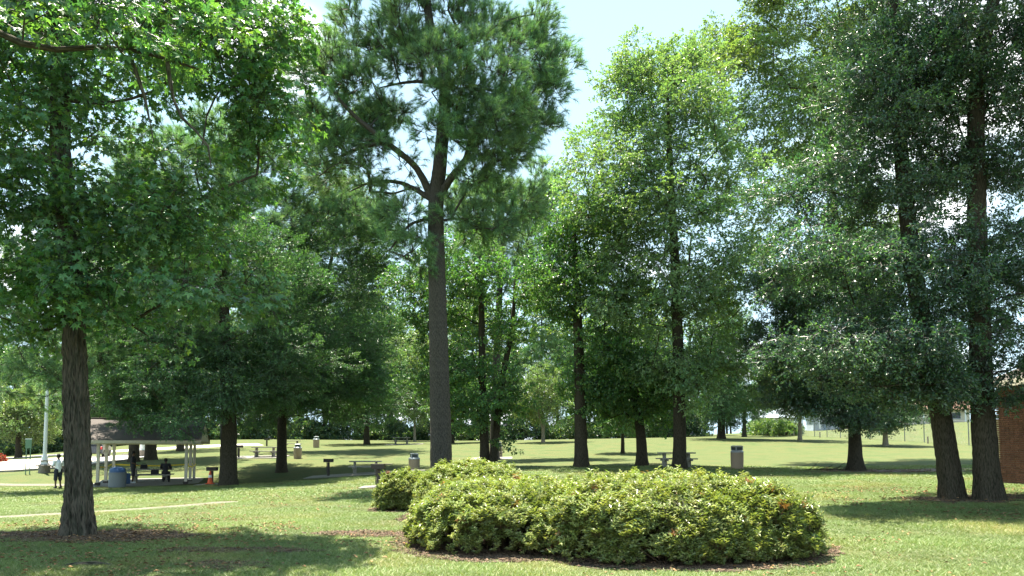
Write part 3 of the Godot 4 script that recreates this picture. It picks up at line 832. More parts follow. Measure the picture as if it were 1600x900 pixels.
	broad("lawn_tree", "pale tree with dark trunk across the parking lot near the sign", far, 29, 80, 0.32, [[29, 690, 0], [29, 665, 0], [30, 640, 0], [31, 610, 0]], [[35, 655, 50, 34, 0, 4.0], [10, 640, 30, 30, 0, 3], [50, 625, 30, 25, 0, 3]], 70, 18, 1.3, S.pale, M.leaf, M.bark_oak, 129, {"scale": 1.5, "clear": 2.6})
	broad("lawn_tree", "yellow-green tree far across the parking lot behind the lamp post", far, 82, 112, 0.34, [[82, 685, 0], [82, 675, 0], [82, 660, 0], [83, 640, 0]], [[86, 668, 34, 18, 0, 4.5]], 45, 16, 1.3, S.pale, M.leaf, M.bark_oak, 130, {"scale": 1.6, "clear": 2.4, "tint": Color(1.2, 1.05, 0.7)})
	# woodland edge
	var wood := "trees of the woodland edge"
	var rng := RandomNumberGenerator.new(); rng.seed = 77
	var protos := []
	for k in 3:
		var h: float = [17.0, 20.0, 14.0][k]
		var b := Vector3.ZERO
		protos.append({"base": b, "stems": [[[b + Vector3(0, -0.3, 0), b + Vector3(0.1, h * 0.3, 0), b + Vector3(-0.1, h * 0.6, 0.1), b + Vector3(0, h * 0.9, 0)], [0.26, 0.2, 0.14, 0.04]]],
			"blobs": [[Vector3(0, h * 0.62, 0), Vector3(3.4, h * 0.32, 3.4)], [Vector3(0.8, h * 0.35, 0.4), Vector3(3.0, h * 0.2, 3.0)], [Vector3(-0.6, h * 0.82, 0), Vector3(2.2, h * 0.14, 2.2)]], "clumps": 70, "per": 9, "size": 1.5, "spray": S.wood, "leaf": M.leaf, "bark": M.bark_oak, "seed": 200 + k, "clear": 2.0, "tint": [Color(0.9, 0.95, 1.0), Color(1.15, 1.1, 0.9), Color(0.75, 0.85, 0.9)][k]})
	var made := [null, null, null]
	var kinds := ["tall dark green tree of the wood edge behind the lawn", "taller pale green tree of the wood edge behind the lawn", "short dense tree of the wood edge behind the lawn"]
	for k in 60:
		var x := -98.0 + 3.3 * k + rng.randf_range(-0.8, 0.8)
		var z := -114.0 - (k % 3) * 7.0 - rng.randf_range(0, 3)
		if x > 30.0:
			z -= 28.0
		var kind := rng.randi_range(0, 2)
		var p := Vector3(x, ground(x, z), z)
		var t: Node3D
		if made[kind] == null:
			var s: Dictionary = protos[kind]
			t = rooted_tree("woodland_tree", kinds[kind], wood, s)
			made[kind] = t
		else:
			t = made[kind].duplicate()
			t.name = numbered("woodland_tree")
			add_child(t)
		t.position = p
		t.rotation.y = rng.randf() * TAU
		t.scale = Vector3.ONE * (rng.randf_range(1.1, 1.45) if x < 24.0 else rng.randf_range(0.7, 0.9))
	# undergrowth along the wood
	var where := []; var tint := []
	for k in 9500:
		var x := rng.randf_range(-98.0, 30.0)
		var z := -108.5 - rng.randf() * 9.0
		var y := rng.randf()
		y = y * 5.5 * (0.6 + 0.5 * sin(x * 0.7) * sin(x * 0.23 + 1.0)) - 0.6
		where.append(Transform3D(Basis.from_euler(Vector3(rng.randf_range(-0.7, 0.7), rng.randf() * TAU, rng.randf_range(-0.7, 0.7))).scaled(Vector3.ONE * rng.randf_range(0.7, 1.3)), Vector3(x, ground(x, z) + y, z)))
		var f := rng.randf_range(0.55, 0.9)
		tint.append(Color(f, f, f))
	var ug := copies("undergrowth", S.wood, M.leaf, where, tint, self)
	ug.set_meta("label", "low undergrowth along the edge of the wood behind the lawn")
	ug.set_meta("category", "undergrowth")

const SHRUBS := [   # x, z, half width, half depth, height
	[2.68, -13.3, 2.22, 2.4, 1.12], [-0.1, -14.1, 1.62, 2.3, 1.02], [-0.95, -17.9, 1.3, 1.3, 1.2], [-2.85, -19.9, 0.72, 0.8, 0.95]]

func shrub_shape(k: int, dir: Vector3, nz: FastNoiseLite) -> Vector3:
	var s: Array = SHRUBS[k]
	var p := 3.9 if k == 0 else 3.4
	var r := pow(pow(absf(dir.x), p) + pow(absf(dir.y), p) + pow(absf(dir.z), p), -1.0 / p)
	var q := dir * r
	var w := Vector3(s[0] + q.x * s[2], q.y * s[4], s[1] + q.z * s[3])
	var f := 1.0 + 0.12 * nz.get_noise_3d(w.x * 0.9, w.y * 0.9, w.z * 0.9) + 0.085 * nz.get_noise_3d(w.x * 2.6, w.y * 2.6, w.z * 2.6 + 40.0)
	return Vector3(q.x * s[2] * f, q.y * s[4] * (f * 0.6 + 0.4), q.z * s[3] * f)

func make_shrubs() -> void:
	var labels := ["widest clipped azalea of the mulch bed, dead twigs in its flank", "rounded azalea joined to the widest one across a gap of bare mulch", "azalea mound between the lawn-side tuft and the tall pine".replace("lawn-side tuft", "smallest azalea"), "smallest azalea, set apart beside the pedestal grill"]
	for k in SHRUBS.size():
		var s: Array = SHRUBS[k]
		var rng := RandomNumberGenerator.new(); rng.seed = 300 + k
		var nz := FastNoiseLite.new(); nz.seed = 30 + k; nz.frequency = 0.8; nz.fractal_octaves = 3
		var g := ground(s[0], s[1])
		var t := thing("azalea_shrub", labels[k], "shrub", Vector3(s[0], g, s[1]), 0.0, "azaleas of the mulch bed")
		var wood := MB.new()
		var where := []; var tint := []
		var area: float = s[2] * s[3] * 4.0 + (s[2] + s[3]) * 4.0 * s[4]
		var n := int(area * 300.0)
		for q in n:
			var v := ball(rng).normalized()
			v.y = absf(v.y)
			# even out towards the flanks of a flat body
			v = (v * Vector3(1.0 / 1.0, 1.0, 1.0)).normalized()
			var p := shrub_shape(k, v, nz)
			var e := 0.02
			var p1 := shrub_shape(k, (v + Vector3(e, 0, 0.01)).normalized(), nz)
			var p2 := shrub_shape(k, (v + Vector3(-0.004, e, e * 0.7)).normalized(), nz)
			var nn := (p1 - p).cross(p2 - p)
			if nn.length() < 1e-9:
				continue
			nn = nn.normalized()
			if nn.dot(v) < 0.0:
				nn = -nn
			var depth := rng.randf()
			depth = depth * depth * 0.30
			var spur := rng.randf_range(0.06, 0.17) if rng.randf() < 0.055 else 0.0
			p = p - nn * (depth - spur)
			if p.y < 0.05 + 0.12 * rng.randf():
				continue
			# bare hollow where two shrubs meet and thin spots low on the flank
			var w := Vector3(p.x + s[0], p.y, p.z + s[1])
			if nz.get_noise_3d(w.x * 1.7, w.y * 1.7 + 9.0, w.z * 1.7) > 0.20 + 0.32 * w.y and depth < 0.24:
				continue
			if nz.get_noise_3d(w.x * 1.9 + 30.0, w.y * 2.4, w.z * 1.9) > 0.30 + 0.22 * w.y and depth < 0.3:
				continue
			if k == 1 and w.z > -12.9 and p.y < 0.5 and w.x > -1.3 and rng.randf() < 0.7:
				continue
			var grow := (nn * 0.55 + Vector3.UP * 0.95 + ball(rng) * 0.5).normalized()
			var sd := grow.cross(ball(rng)).normalized()
			var sc := rng.randf_range(0.75, 1.25)
			where.append(Transform3D(Basis(sd * sc, grow * sc, sd.cross(grow) * sc), p))
			var f := rng.randf_range(0.82, 1.18) * (1.0 + 0.12 * nz.get_noise_3d(w.x * 0.6, 5.0, w.z * 0.6))
			if rng.randf() < 0.012:
				tint.append(Color(f * 1.0, f * 0.42, f * 0.6))      # withered shoot
			else:
				tint.append(Color(f * rng.randf_range(0.92, 1.12), f, f))
		copies("foliage", S.azalea, M.azalea, where, tint, t)
		for q in int(area * 14.0):
			var v := ball(rng).normalized()
			v.y = absf(v.y) * 0.8
			var p := shrub_shape(k, v.normalized(), nz) * rng.randf_range(0.85, 0.99)
			var b := Vector3(p.x * rng.randf_range(0.45, 0.95), -0.03, p.z * rng.randf_range(0.45, 0.95))
			wood.tube([b, b.lerp(p, 0.5) + ball(rng) * 0.08, p], [0.012, 0.008, 0.003], 4)
		obj("stems", wood, M.azalea_wood, t)
		if k == 0 or k == 3:
			var dead := MB.new()
			var c := at(1062, 800, 11.0) - t.position if k == 0 else Vector3(0.42, 0.62, 0.62)
			for q in 46 if k == 0 else 90:
				var b := c + ball(rng) * Vector3(0.28, 0.2, 0.2) + Vector3(0, -0.18, -0.12)
				var p := b + Vector3(rng.randf_range(-0.25, 0.3), rng.randf_range(0.05, 0.3), rng.randf_range(0.0, 0.3))
				dead.tube([b, b.lerp(p, 0.5) + ball(rng) * 0.04, p], [0.006, 0.004, 0.002], 4)
			var o := obj("dead_twigs", dead, M.dead_wood, t)
			o.set_meta("label", "bleached dead twigs")
	# mulch
	var poly := PackedVector2Array()
	for k in SHRUBS.size() - 1:
		var s: Array = SHRUBS[k]
		var o := outline(Vector2(s[0], s[1]), s[2] + 0.42, s[3] + 0.42, 0.10, 40 + k, 2.6)
		if poly.is_empty():
			poly = o
		else:
			for m in Geometry2D.merge_polygons(poly, o):
				if not Geometry2D.is_polygon_clockwise(m):
					poly = m
					break
	mulch_patch(poly, 2600, 50, "mulch_bed")
	mulch_patch(outline(Vector2(-2.7, -14.6), 1.1, 0.42, 0.5, 45), 260, 55, "mulch_patch")
	mulch_patch(outline(Vector2(SHRUBS[3][0], SHRUBS[3][1]), 0.95, 1.0, 0.2, 44), 160, 54, "mulch_patch")
	var tr := foot(125, 14.2)
	mulch_patch(outline(Vector2(tr.x + 0.1, tr.z), 2.0, 0.9, 0.45, 46), 520, 56, "mulch_patch")
	tr = foot(1338, 35)
	mulch_patch(outline(Vector2(tr.x + 1.2, tr.z + 0.9), 3.8, 2.0, 0.5, 47), 120, 57, "bare_soil")
	tr = foot(1520, 19)
	mulch_patch(outline(Vector2(tr.x, tr.z), 1.7, 0.9, 0.5, 48), 120, 58, "bare_soil")
	mulch_patch(outline(Vector2(-4.1, -10.9), 0.55, 0.32, 0.6, 49), 40, 59, "bare_soil")
	mulch_patch(outline(Vector2(-4.6, -12.4), 1.3, 0.22, 0.6, 149), 60, 60, "bare_soil")

func mulch_patch(poly: PackedVector2Array, chips: int, seed_: int, called: String) -> void:
	close(poly)
	structure(called, sheet(poly, 0.008), M.soil if called == "bare_soil" else M.mulch)
	var rng := RandomNumberGenerator.new(); rng.seed = seed_
	if not S.has("chip"):
		var mb := MB.new()
		for k in 14:
			var c := ball(rng) * Vector3(0.16, 0.0, 0.16) + Vector3(0, 0.012, 0)
			var b := Basis.from_euler(Vector3(rng.randf_range(-0.5, 0.5), rng.randf() * TAU, rng.randf_range(-0.5, 0.5)))
			var f := rng.randf_range(0.5, 1.5)
			mb.box(c, Vector3(rng.randf_range(0.03, 0.09), 0.008, rng.randf_range(0.012, 0.025)), b, 0.0, Color(0.105 * f, 0.068 * f, 0.044 * f))
		S.chip = mb.mesh()
	var lo := poly[0]; var hi := poly[0]
	for p in poly:
		lo = lo.min(p); hi = hi.max(p)
	var where := []; var tint := []
	var tries := 0
	while where.size() < chips and tries < chips * 6:
		tries += 1
		var x := rng.randf_range(lo.x - 0.1, hi.x + 0.1); var z := rng.randf_range(lo.y - 0.1, hi.y + 0.1)
		if not Geometry2D.is_point_in_polygon(Vector2(x, z), poly):
			continue
		where.append(Transform3D(Basis.from_euler(Vector3(0, rng.randf() * TAU, 0)).scaled(Vector3.ONE * rng.randf_range(0.6, 1.1)), Vector3(x, ground(x, z) + 0.004, z)))
		var f := rng.randf_range(0.7, 1.3)
		tint.append(Color(f, f * rng.randf_range(0.95, 1.1), f))
	var o := copies("wood_chips", S.chip, M.chip, where, tint, self)
	o.set_meta("label", "brown bark chips scattered over the mulch")
	o.set_meta("category", "mulch")

func make_grass() -> void:
	var rng := RandomNumberGenerator.new(); rng.seed = 400
	var patches := []
	for size in 2:
		var mb := MB.new()
		var r := 0.36 if size == 0 else 0.75
		var cols := [Color(0.155, 0.226, 0.076), Color(0.18, 0.245, 0.086), Color(0.128, 0.198, 0.068), Color(0.245, 0.268, 0.135)]
		for k in 760 if size == 0 else 600:
			var p := Vector3(rng.randf_range(-r, r), -0.006, rng.randf_range(-r, r))
			var h := rng.randf_range(0.02, 0.05) * (1.0 if size == 0 else 1.15)
			var lean := ball(rng) * Vector3(h * 2.4, 0, h * 2.4)
			var w := rng.randf_range(0.003, 0.006) if size == 0 else rng.randf_range(0.007, 0.013)
			var sd := Vector3(cos(k * 2.4), 0, sin(k * 2.4)) * w
			var col: Color = cols[rng.randi_range(0, 3)]
			var f := rng.randf_range(0.8, 1.25)
			col = Color(col.r * f, col.g * f, col.b * f)
			mb.tri(p - sd, p + sd, p + lean + Vector3(0, h, 0), sd.cross(Vector3.UP), col)
		patches.append(mb.mesh())
	var nz := FastNoiseLite.new(); nz.seed = 5; nz.frequency = 0.35; nz.fractal_octaves = 4
	for size in 2:
		var where := []; var tint := []
		var z := -8.2 if size == 0 else -25.0
		var step := 0.42 if size == 0 else 1.0
		while z > (-26.0 if size == 0 else -40.0):
			var half := -z * 0.74 + 1.0
			var x := -half
			while x < half:
				var p := Vector2(x + rng.randf_range(-0.5, 0.5) * step, z + rng.randf_range(-0.5, 0.5) * step)
				x += step
				var m := nz.get_noise_2d(p.x, p.y)
				if covered(p.x, p.y):
					continue
				var sc := rng.randf_range(0.8, 1.25)
				where.append(Transform3D(Basis.from_euler(Vector3(0, rng.randf() * TAU, 0)).scaled(Vector3(sc, sc * (1.0 + 0.5 * m), sc)), Vector3(p.x, ground(p.x, p.y), p.y)))
				var f := 1.0 + 0.42 * m + rng.randf_range(-0.1, 0.1)
				tint.append(Color(f * (1.0 + 0.55 * maxf(0.0, nz.get_noise_2d(p.x * 0.7 + 90, p.y * 0.7))), f, f))
			z -= step
		var o := copies("grass", patches[size], M.blade, where, tint, self)
		o.set_meta("label", "short mown grass on the open lawn" if size == 0 else "mown grass further back on the lawn")
		o.set_meta("category", "grass")
	# dry leaves and needles fallen on the lawn under the trees
	var litter := MB.new()
	for k in 5:
		var d := Vector3(cos(k * 2.4), 0, sin(k * 2.4))
		var f := rng.randf_range(0.6, 1.3)
		litter.leaf(d * rng.randf_range(0.0, 0.3) + Vector3(0, 0.045, 0), (d + ball(rng) * 0.5).normalized(), (Vector3.UP + ball(rng) * 0.5).normalized(), 0.085, 0.05, Color(0.21 * f, 0.125 * f, 0.06 * f))
	var lw := []; var lt := []
	for spot: Array in [[foot(125, 14.2), 4.2, 170], [foot(1510, 19.0), 4.5, 190], [foot(690, 27.0), 5.0, 120], [foot(300, 12.5), 3.6, 90], [foot(1200, 12.0), 4.0, 40], [foot(1338, 34.0), 5.0, 90], [foot(400, 24.0), 6.0, 70]]:
		for k in int(spot[2]):
			var o := ball(rng) * float(spot[1])
			var q := Vector3(spot[0].x + o.x, 0, spot[0].z + o.z)
			q.y = ground(q.x, q.z)
			lw.append(Transform3D(Basis.from_euler(Vector3(0, rng.randf() * TAU, 0)).scaled(Vector3.ONE * rng.randf_range(0.7, 1.2)), q))
			var f := rng.randf_range(0.7, 1.4)
			lt.append(Color(f, f, f))
	var lo := copies("fallen_leaves", litter.mesh(), M.chip, lw, lt, self)
	lo.set_meta("label", "dry brown leaves fallen on the lawn under the trees")
	lo.set_meta("category", "leaves")

# ---------------------------------------------------------------- bodies
func net(bones: Array, cell: float, k: float, keep, into: MB) -> void:
	# smooth union of tapered capsules [a, b, ra, rb], meshed as surface nets
	var lo := Vector3.ONE * 1e9; var hi := -lo
	for b in bones:
		var m := Vector3.ONE * (maxf(b[2], b[3]) + cell * 3 + k)
		lo = lo.min((b[0] as Vector3).min(b[1]) - m); hi = hi.max((b[0] as Vector3).max(b[1]) + m)
	var nx := int((hi.x - lo.x) / cell) + 2; var ny := int((hi.y - lo.y) / cell) + 2; var nz := int((hi.z - lo.z) / cell) + 2
	var f := PackedFloat32Array(); f.resize(nx * ny * nz); f.fill(1.0)
	for b in bones:
		var m := Vector3.ONE * (maxf(b[2], b[3]) + cell * 2 + k)
		var p0 := (((b[0] as Vector3).min(b[1]) - m - lo) / cell).floor()
		var p1 := (((b[0] as Vector3).max(b[1]) + m - lo) / cell).ceil()
		var ab: Vector3 = b[1] - b[0]
		var l2 := maxf(ab.length_squared(), 1e-9)
		for z in range(maxi(0, int(p0.z)), mini(nz, int(p1.z) + 1)):
			for y in range(maxi(0, int(p0.y)), mini(ny, int(p1.y) + 1)):
				for x in range(maxi(0, int(p0.x)), mini(nx, int(p1.x) + 1)):
					var p := lo + Vector3(x, y, z) * cell
					var t := clampf((p - b[0]).dot(ab) / l2, 0.0, 1.0)
					var d: float = p.distance_to(b[0] + ab * t) - lerpf(b[2], b[3], t)
					var q := (z * ny + y) * nx + x
					var h := clampf(0.5 + 0.5 * (f[q] - d) / k, 0.0, 1.0)
					f[q] = lerpf(f[q], d, h) - k * h * (1.0 - h)
	if keep != null:
		for z in nz:
			for y in ny:
				for x in nx:
					var q := (z * ny + y) * nx + x
					if f[q] < cell * 2:
						f[q] = maxf(f[q], keep.call(lo + Vector3(x, y, z) * cell))
	var id := {}
	var st := [1, nx, nx * ny]
	for z in nz - 1:
		for y in ny - 1:
			for x in nx - 1:
				var q := (z * ny + y) * nx + x
				var s := Vector3.ZERO; var n := 0
				var first := f[q] < 0.0
				var mixed := false
				for c in range(1, 8):
					if (f[q + (c & 1) + ((c >> 1) & 1) * nx + (c >> 2) * nx * ny] < 0.0) != first:
						mixed = true
						break
				if not mixed:
					continue
				for e: Array in [[0, 1], [2, 3], [4, 5], [6, 7], [0, 2], [1, 3], [4, 6], [5, 7], [0, 4], [1, 5], [2, 6], [3, 7]]:
					var c0: int = e[0]; var c1: int = e[1]
					var v0 := f[q + (c0 & 1) + ((c0 >> 1) & 1) * nx + (c0 >> 2) * nx * ny]
					var v1 := f[q + (c1 & 1) + ((c1 >> 1) & 1) * nx + (c1 >> 2) * nx * ny]
					if (v0 < 0.0) != (v1 < 0.0):
						var a := Vector3(c0 & 1, (c0 >> 1) & 1, c0 >> 2); var b := Vector3(c1 & 1, (c1 >> 1) & 1, c1 >> 2)
						s += a.lerp(b, v0 / (v0 - v1)); n += 1
				var g := Vector3(f[q + 1] - f[q], f[q + nx] - f[q], f[q + nx * ny] - f[q])
				id[q] = into.pt(lo + (Vector3(x, y, z) + s / n) * cell, g.normalized() if g.length() > 1e-9 else Vector3.UP, Vector2.ZERO, Color.WHITE)
	for z in range(1, nz - 1):
		for y in range(1, ny - 1):
			for x in range(1, nx - 1):
				var q := (z * ny + y) * nx + x
				for ax in 3:
					var r: int = q + st[ax]
					if (f[q] < 0.0) == (f[r] < 0.0):
						continue
					var u: int = st[(ax + 1) % 3]; var w: int = st[(ax + 2) % 3]
					if not (id.has(q) and id.has(q - u) and id.has(q - w) and id.has(q - u - w)):
						continue
					var a: int = id[q - u - w]; var b: int = id[q - w]; var c: int = id[q]; var d: int = id[q - u]
					if f[q] < 0.0:
						into.i.append_array(PackedInt32Array([a, c, b, a, d, c]))
					else:
						into.i.append_array(PackedInt32Array([a, b, c, a, c, d]))

func hand_bones(wrist: Vector3, dir: Vector3, palm: Vector3, side: float) -> Array:
	var across := dir.cross(palm).normalized() * side
	var out := [[wrist, wrist + dir * 0.085, 0.028, 0.026], [wrist + dir * 0.03 + across * 0.018, wrist + dir * 0.085 + across * 0.026, 0.018, 0.016], [wrist + dir * 0.03 - across * 0.018, wrist + dir * 0.085 - across * 0.026, 0.018, 0.016]]
	for k in 4:
		var o := across * (0.033 - 0.022 * k)
		var l: float = [0.070, 0.080, 0.074, 0.058][k]
		var a := wrist + dir * 0.085 + o
		var b := a + (dir + palm * 0.25).normalized() * l * 0.5
		out.append([a, b, 0.0095, 0.009]); out.append([b, b + (dir + palm * 0.8).normalized() * l * 0.5, 0.009, 0.0075])
	var t := wrist + dir * 0.03 + across * 0.03
	var t1 := t + (dir * 0.6 + across * 0.8).normalized() * 0.04
	out.append([t, t1, 0.012, 0.011]); out.append([t1, t1 + (dir + palm * 0.4).normalized() * 0.035, 0.0105, 0.009])
	return out

func person(label: String, at_: Vector3, turn: float, pose: Dictionary, cloth: Dictionary) -> Node3D:
	# pose: hip, chest, neck, head (Vector3), and per side [shoulder, elbow, wrist], [hip joint, knee, ankle], faces -Z
	var t := thing("person", label, "person", at_, turn)
	var none = null
	var body := MB.new()
	var bones := [[pose.hip, pose.chest, 0.13, 0.135], [pose.chest, pose.neck - Vector3(0, 0.06, 0), 0.135, 0.075], [pose.neck, pose.head, 0.056, 0.06]]
	var legs := []; var arms := []; var shoes := MB.new(); var soles := []
	for s in 2:
		var a: Array = pose.arms[s]; var l: Array = pose.legs[s]
		arms.append_array([[a[0], a[1], 0.052, 0.042], [a[1], a[2], 0.041, 0.028]])
		legs.append_array([[l[0], l[1], 0.092, 0.058], [l[1], l[2], 0.057, 0.036]])
		bones.append([pose.chest + Vector3(0, 0.05, 0), a[0], 0.085, 0.06])
		var fwd: Vector3 = pose.get("toe", Vector3(0, 0, -1))
		soles.append([l[2] + Vector3(0, -0.035, 0) - fwd * 0.05, l[2] + Vector3(0, -0.05, 0) + fwd * 0.13, 0.044, 0.036])
	bones += arms + legs
	var h: Vector3 = pose.head
	var look: Vector3 = pose.get("look", Vector3(0, -0.05, -1)).normalized()
	net(bones, 0.022, 0.035, none, body)
	var skull := [[h + Vector3(0, 0.06, 0) - look * 0.02, h + Vector3(0, 0.02, 0) + look * 0.01, 0.088, 0.082], [h, h + Vector3(0, -0.06, 0) + look * 0.035, 0.065, 0.042], [h + look * 0.09 + Vector3(0, 0.01, 0), h + look * 0.105 + Vector3(0, -0.022, 0), 0.010, 0.014]]
	var ear := look.cross(Vector3.UP).normalized()
	for s: float in [-1.0, 1.0]:
		skull.append([h + ear * s * 0.082 + Vector3(0, 0.025, 0), h + ear * s * 0.08 + Vector3(0, -0.01, 0), 0.016, 0.012])
	net(skull, 0.01, 0.02, none, body)
	for s in 2:
		var a: Array = pose.arms[s]
		var dir: Vector3 = (a[2] - a[1]).normalized()
		var palm: Vector3 = pose.get("palm", Vector3(0, 0, -1))
		palm = (palm - dir * palm.dot(dir)).normalized()
		net(hand_bones(a[2], dir, palm, -1.0 if s == 0 else 1.0), 0.007, 0.008, none, body)
	obj("body", body, M.skin, t)
	var face: MB
	for s: float in [-1.0, 1.0]:
		face = MB.new()
		face.lathe([Vector2(0, -0.009), Vector2(0.010, -0.004), Vector2(0.010, 0.004), Vector2(0, 0.009)], 8, Transform3D(Basis(), h + look * 0.082 + ear * s * 0.033 + Vector3(0, 0.02, 0)))
		obj("eye", face, M.dark_face, t)
	face = MB.new()
	face.box(h + look * 0.083 + Vector3(0, -0.052, 0), Vector3(0.045, 0.008, 0.012), Basis.looking_at(look))
	obj("mouth", face, M.dark_face, t)
	var hair := MB.new()
	var part: float = cloth.get("hair_low", 0.015)
	net([[h + Vector3(0, 0.07, 0) - look * 0.022, h + Vector3(0, 0.03, 0) - look * 0.012, 0.097, 0.094]], 0.012, 0.01, func(p: Vector3) -> float: return maxf((h.y + part) - p.y, 0.0) * 1.0 + ((p - h).dot(look) - 0.035 - (p.y - h.y) * 0.5) if p.y < h.y + 0.11 else (p - h).dot(look) - 0.09, hair)
	if hair.v.size():
		obj("hair", hair, cloth.hair_mat, t)
	var shirt := MB.new()
	var sb := [[pose.hip, pose.chest, 0.148, 0.152], [pose.chest, pose.neck - Vector3(0, 0.075, 0), 0.150, 0.088]]
	for s in 2:
		var a: Array = pose.arms[s]
		sb.append([pose.chest + Vector3(0, 0.05, 0), a[0], 0.098, 0.075])
		sb.append([a[0], (a[0] as Vector3).lerp(a[1], 0.8), 0.070, 0.066])
	net(sb, 0.022, 0.03, none, shirt)
	obj("shirt", shirt, cloth.shirt, t)
	var trousers := MB.new()
	var tb := [[pose.hip + Vector3(-0.05, 0, 0), pose.hip + Vector3(0.05, 0, 0), 0.135, 0.135]]
	for s in 2:
		var l: Array = pose.legs[s]
		tb.append([l[0], l[1], 0.112, 0.085])
		tb.append([l[1], (l[1] as Vector3).lerp(l[2], cloth.hem), 0.085, 0.080])
	net(tb, 0.022, 0.03, none, trousers)
	obj("shorts", trousers, cloth.shorts, t)
	for s: Array in soles:
		var sh := MB.new()
		net([s, [s[0] + Vector3(0, 0.03, 0), s[0] + Vector3(0, 0.06, 0), 0.042, 0.04]], 0.014, 0.02, none, sh)
		obj("shoe", sh, cloth.shoe, t)
	return t


# ---------------------------------------------------------------- park furniture
func picnic_table(label: String, at_: Vector3, turn: float, length: float, mat: Material, far := false) -> Node3D:
	var t := thing("picnic_table", label, "picnic table", at_, turn, "picnic tables on the lawn")
	var mb := MB.new()
	mb.box(Vector3(0, 0.725, 0), Vector3(length, 0.07, 0.76), Basis(), 0.012)
	obj("tabletop", mb, mat, t)
	for s: float in [-1.0, 1.0]:
		mb = MB.new()
		mb.box(Vector3(0, 0.425, s * 0.66), Vector3(length, 0.06, 0.28), Basis(), 0.012)
		obj("bench", mb, mat, t)
	for s: float in [-1.0, 1.0]:
		var x := s * length * 0.34
		mb = MB.new()
		mb.box(Vector3(x, 0.18, 0), Vector3(0.16, 0.42, 0.5), Basis(), 0.015)
		mb.box(Vector3(x, 0.54, 0), Vector3(0.12, 0.30, 0.34), Basis(), 0.012)
		mb.box(Vector3(x, 0.35, 0), Vector3(0.11, 0.085, 1.5), Basis(), 0.01)
		mb.box(Vector3(x, -0.02, 0), Vector3(0.24, 0.08, 0.62), Basis(), 0.01)
		obj("pedestal", mb, mat, t)
	return t

func pad(c: Vector3, turn: float, w: float, d: float) -> float:     # a concrete pad cast on the slope of the lawn; returns the height of its top
	var e := 1.0
	var g := ground(c.x, c.z)
	var nn := Vector3(ground(c.x - e, c.z) - ground(c.x + e, c.z), 2 * e, ground(c.x, c.z - e) - ground(c.x, c.z + e)).normalized()
	var b := Basis(Quaternion(Vector3.UP, nn)) * Basis(Vector3.UP, turn)
	var poly := PackedVector2Array()
	for s: Vector2 in [Vector2(-1, -1), Vector2(1, -1), Vector2(1, 1), Vector2(-1, 1)]:
		var p := c + b * Vector3(s.x * w / 2, 0, s.y * d / 2)
		poly.append(Vector2(p.x, p.z))
	var mb := MB.new()
	mb.box(Vector3(c.x, g - 0.05, c.z), Vector3(w, 0.2, d), b, 0.015)
	structure("concrete_pad", mb, M.concrete)
	close(poly)
	return g + 0.05

func pedestal_grill(label: String, at_: Vector3, turn: float) -> Node3D:
	var t := thing("pedestal_grill", label, "grill", at_, turn, "pedestal grills on the lawn")
	var mb := MB.new()
	mb.lathe([Vector2(0.075, -0.1), Vector2(0.075, 0.66), Vector2(0.055, 0.68), Vector2(0.0, 0.68)], 14)
	obj("post", mb, M.iron, t)
	mb = MB.new()
	mb.box(Vector3(0, 0.70, 0), Vector3(0.52, 0.02, 0.40), Basis(), 0.004)
	mb.box(Vector3(0, 0.80, 0.195), Vector3(0.52, 0.18, 0.012)); mb.box(Vector3(-0.254, 0.80, 0), Vector3(0.012, 0.18, 0.376)); mb.box(Vector3(0.254, 0.80, 0), Vector3(0.012, 0.18, 0.376)); mb.box(Vector3(0, 0.78, -0.195), Vector3(0.52, 0.14, 0.012))
	obj("firebox", mb, M.iron, t)
	mb = MB.new()
	for k in 12:
		mb.tube([Vector3(-0.24, 0.885, -0.18 + 0.033 * k), Vector3(0.24, 0.885, -0.18 + 0.033 * k)], [0.006, 0.006], 5)
	mb.box(Vector3(-0.26, 0.893, 0), Vector3(0.03, 0.012, 0.40)); mb.box(Vector3(0.26, 0.893, 0), Vector3(0.03, 0.012, 0.40))
	obj("grate", mb, M.iron, t)
	mb = MB.new()
	mb.box(Vector3(0.42, 0.885, 0), Vector3(0.28, 0.02, 0.34), Basis(), 0.004)
	obj("side_shelf", mb, M.iron, t)
	mb = MB.new()
	mb.tube([Vector3(-0.10, 0.70, 0), Vector3(-0.10, 0.06, 0)], [0.018, 0.018], 8)
	obj("brace", mb, M.iron, t)
	return t

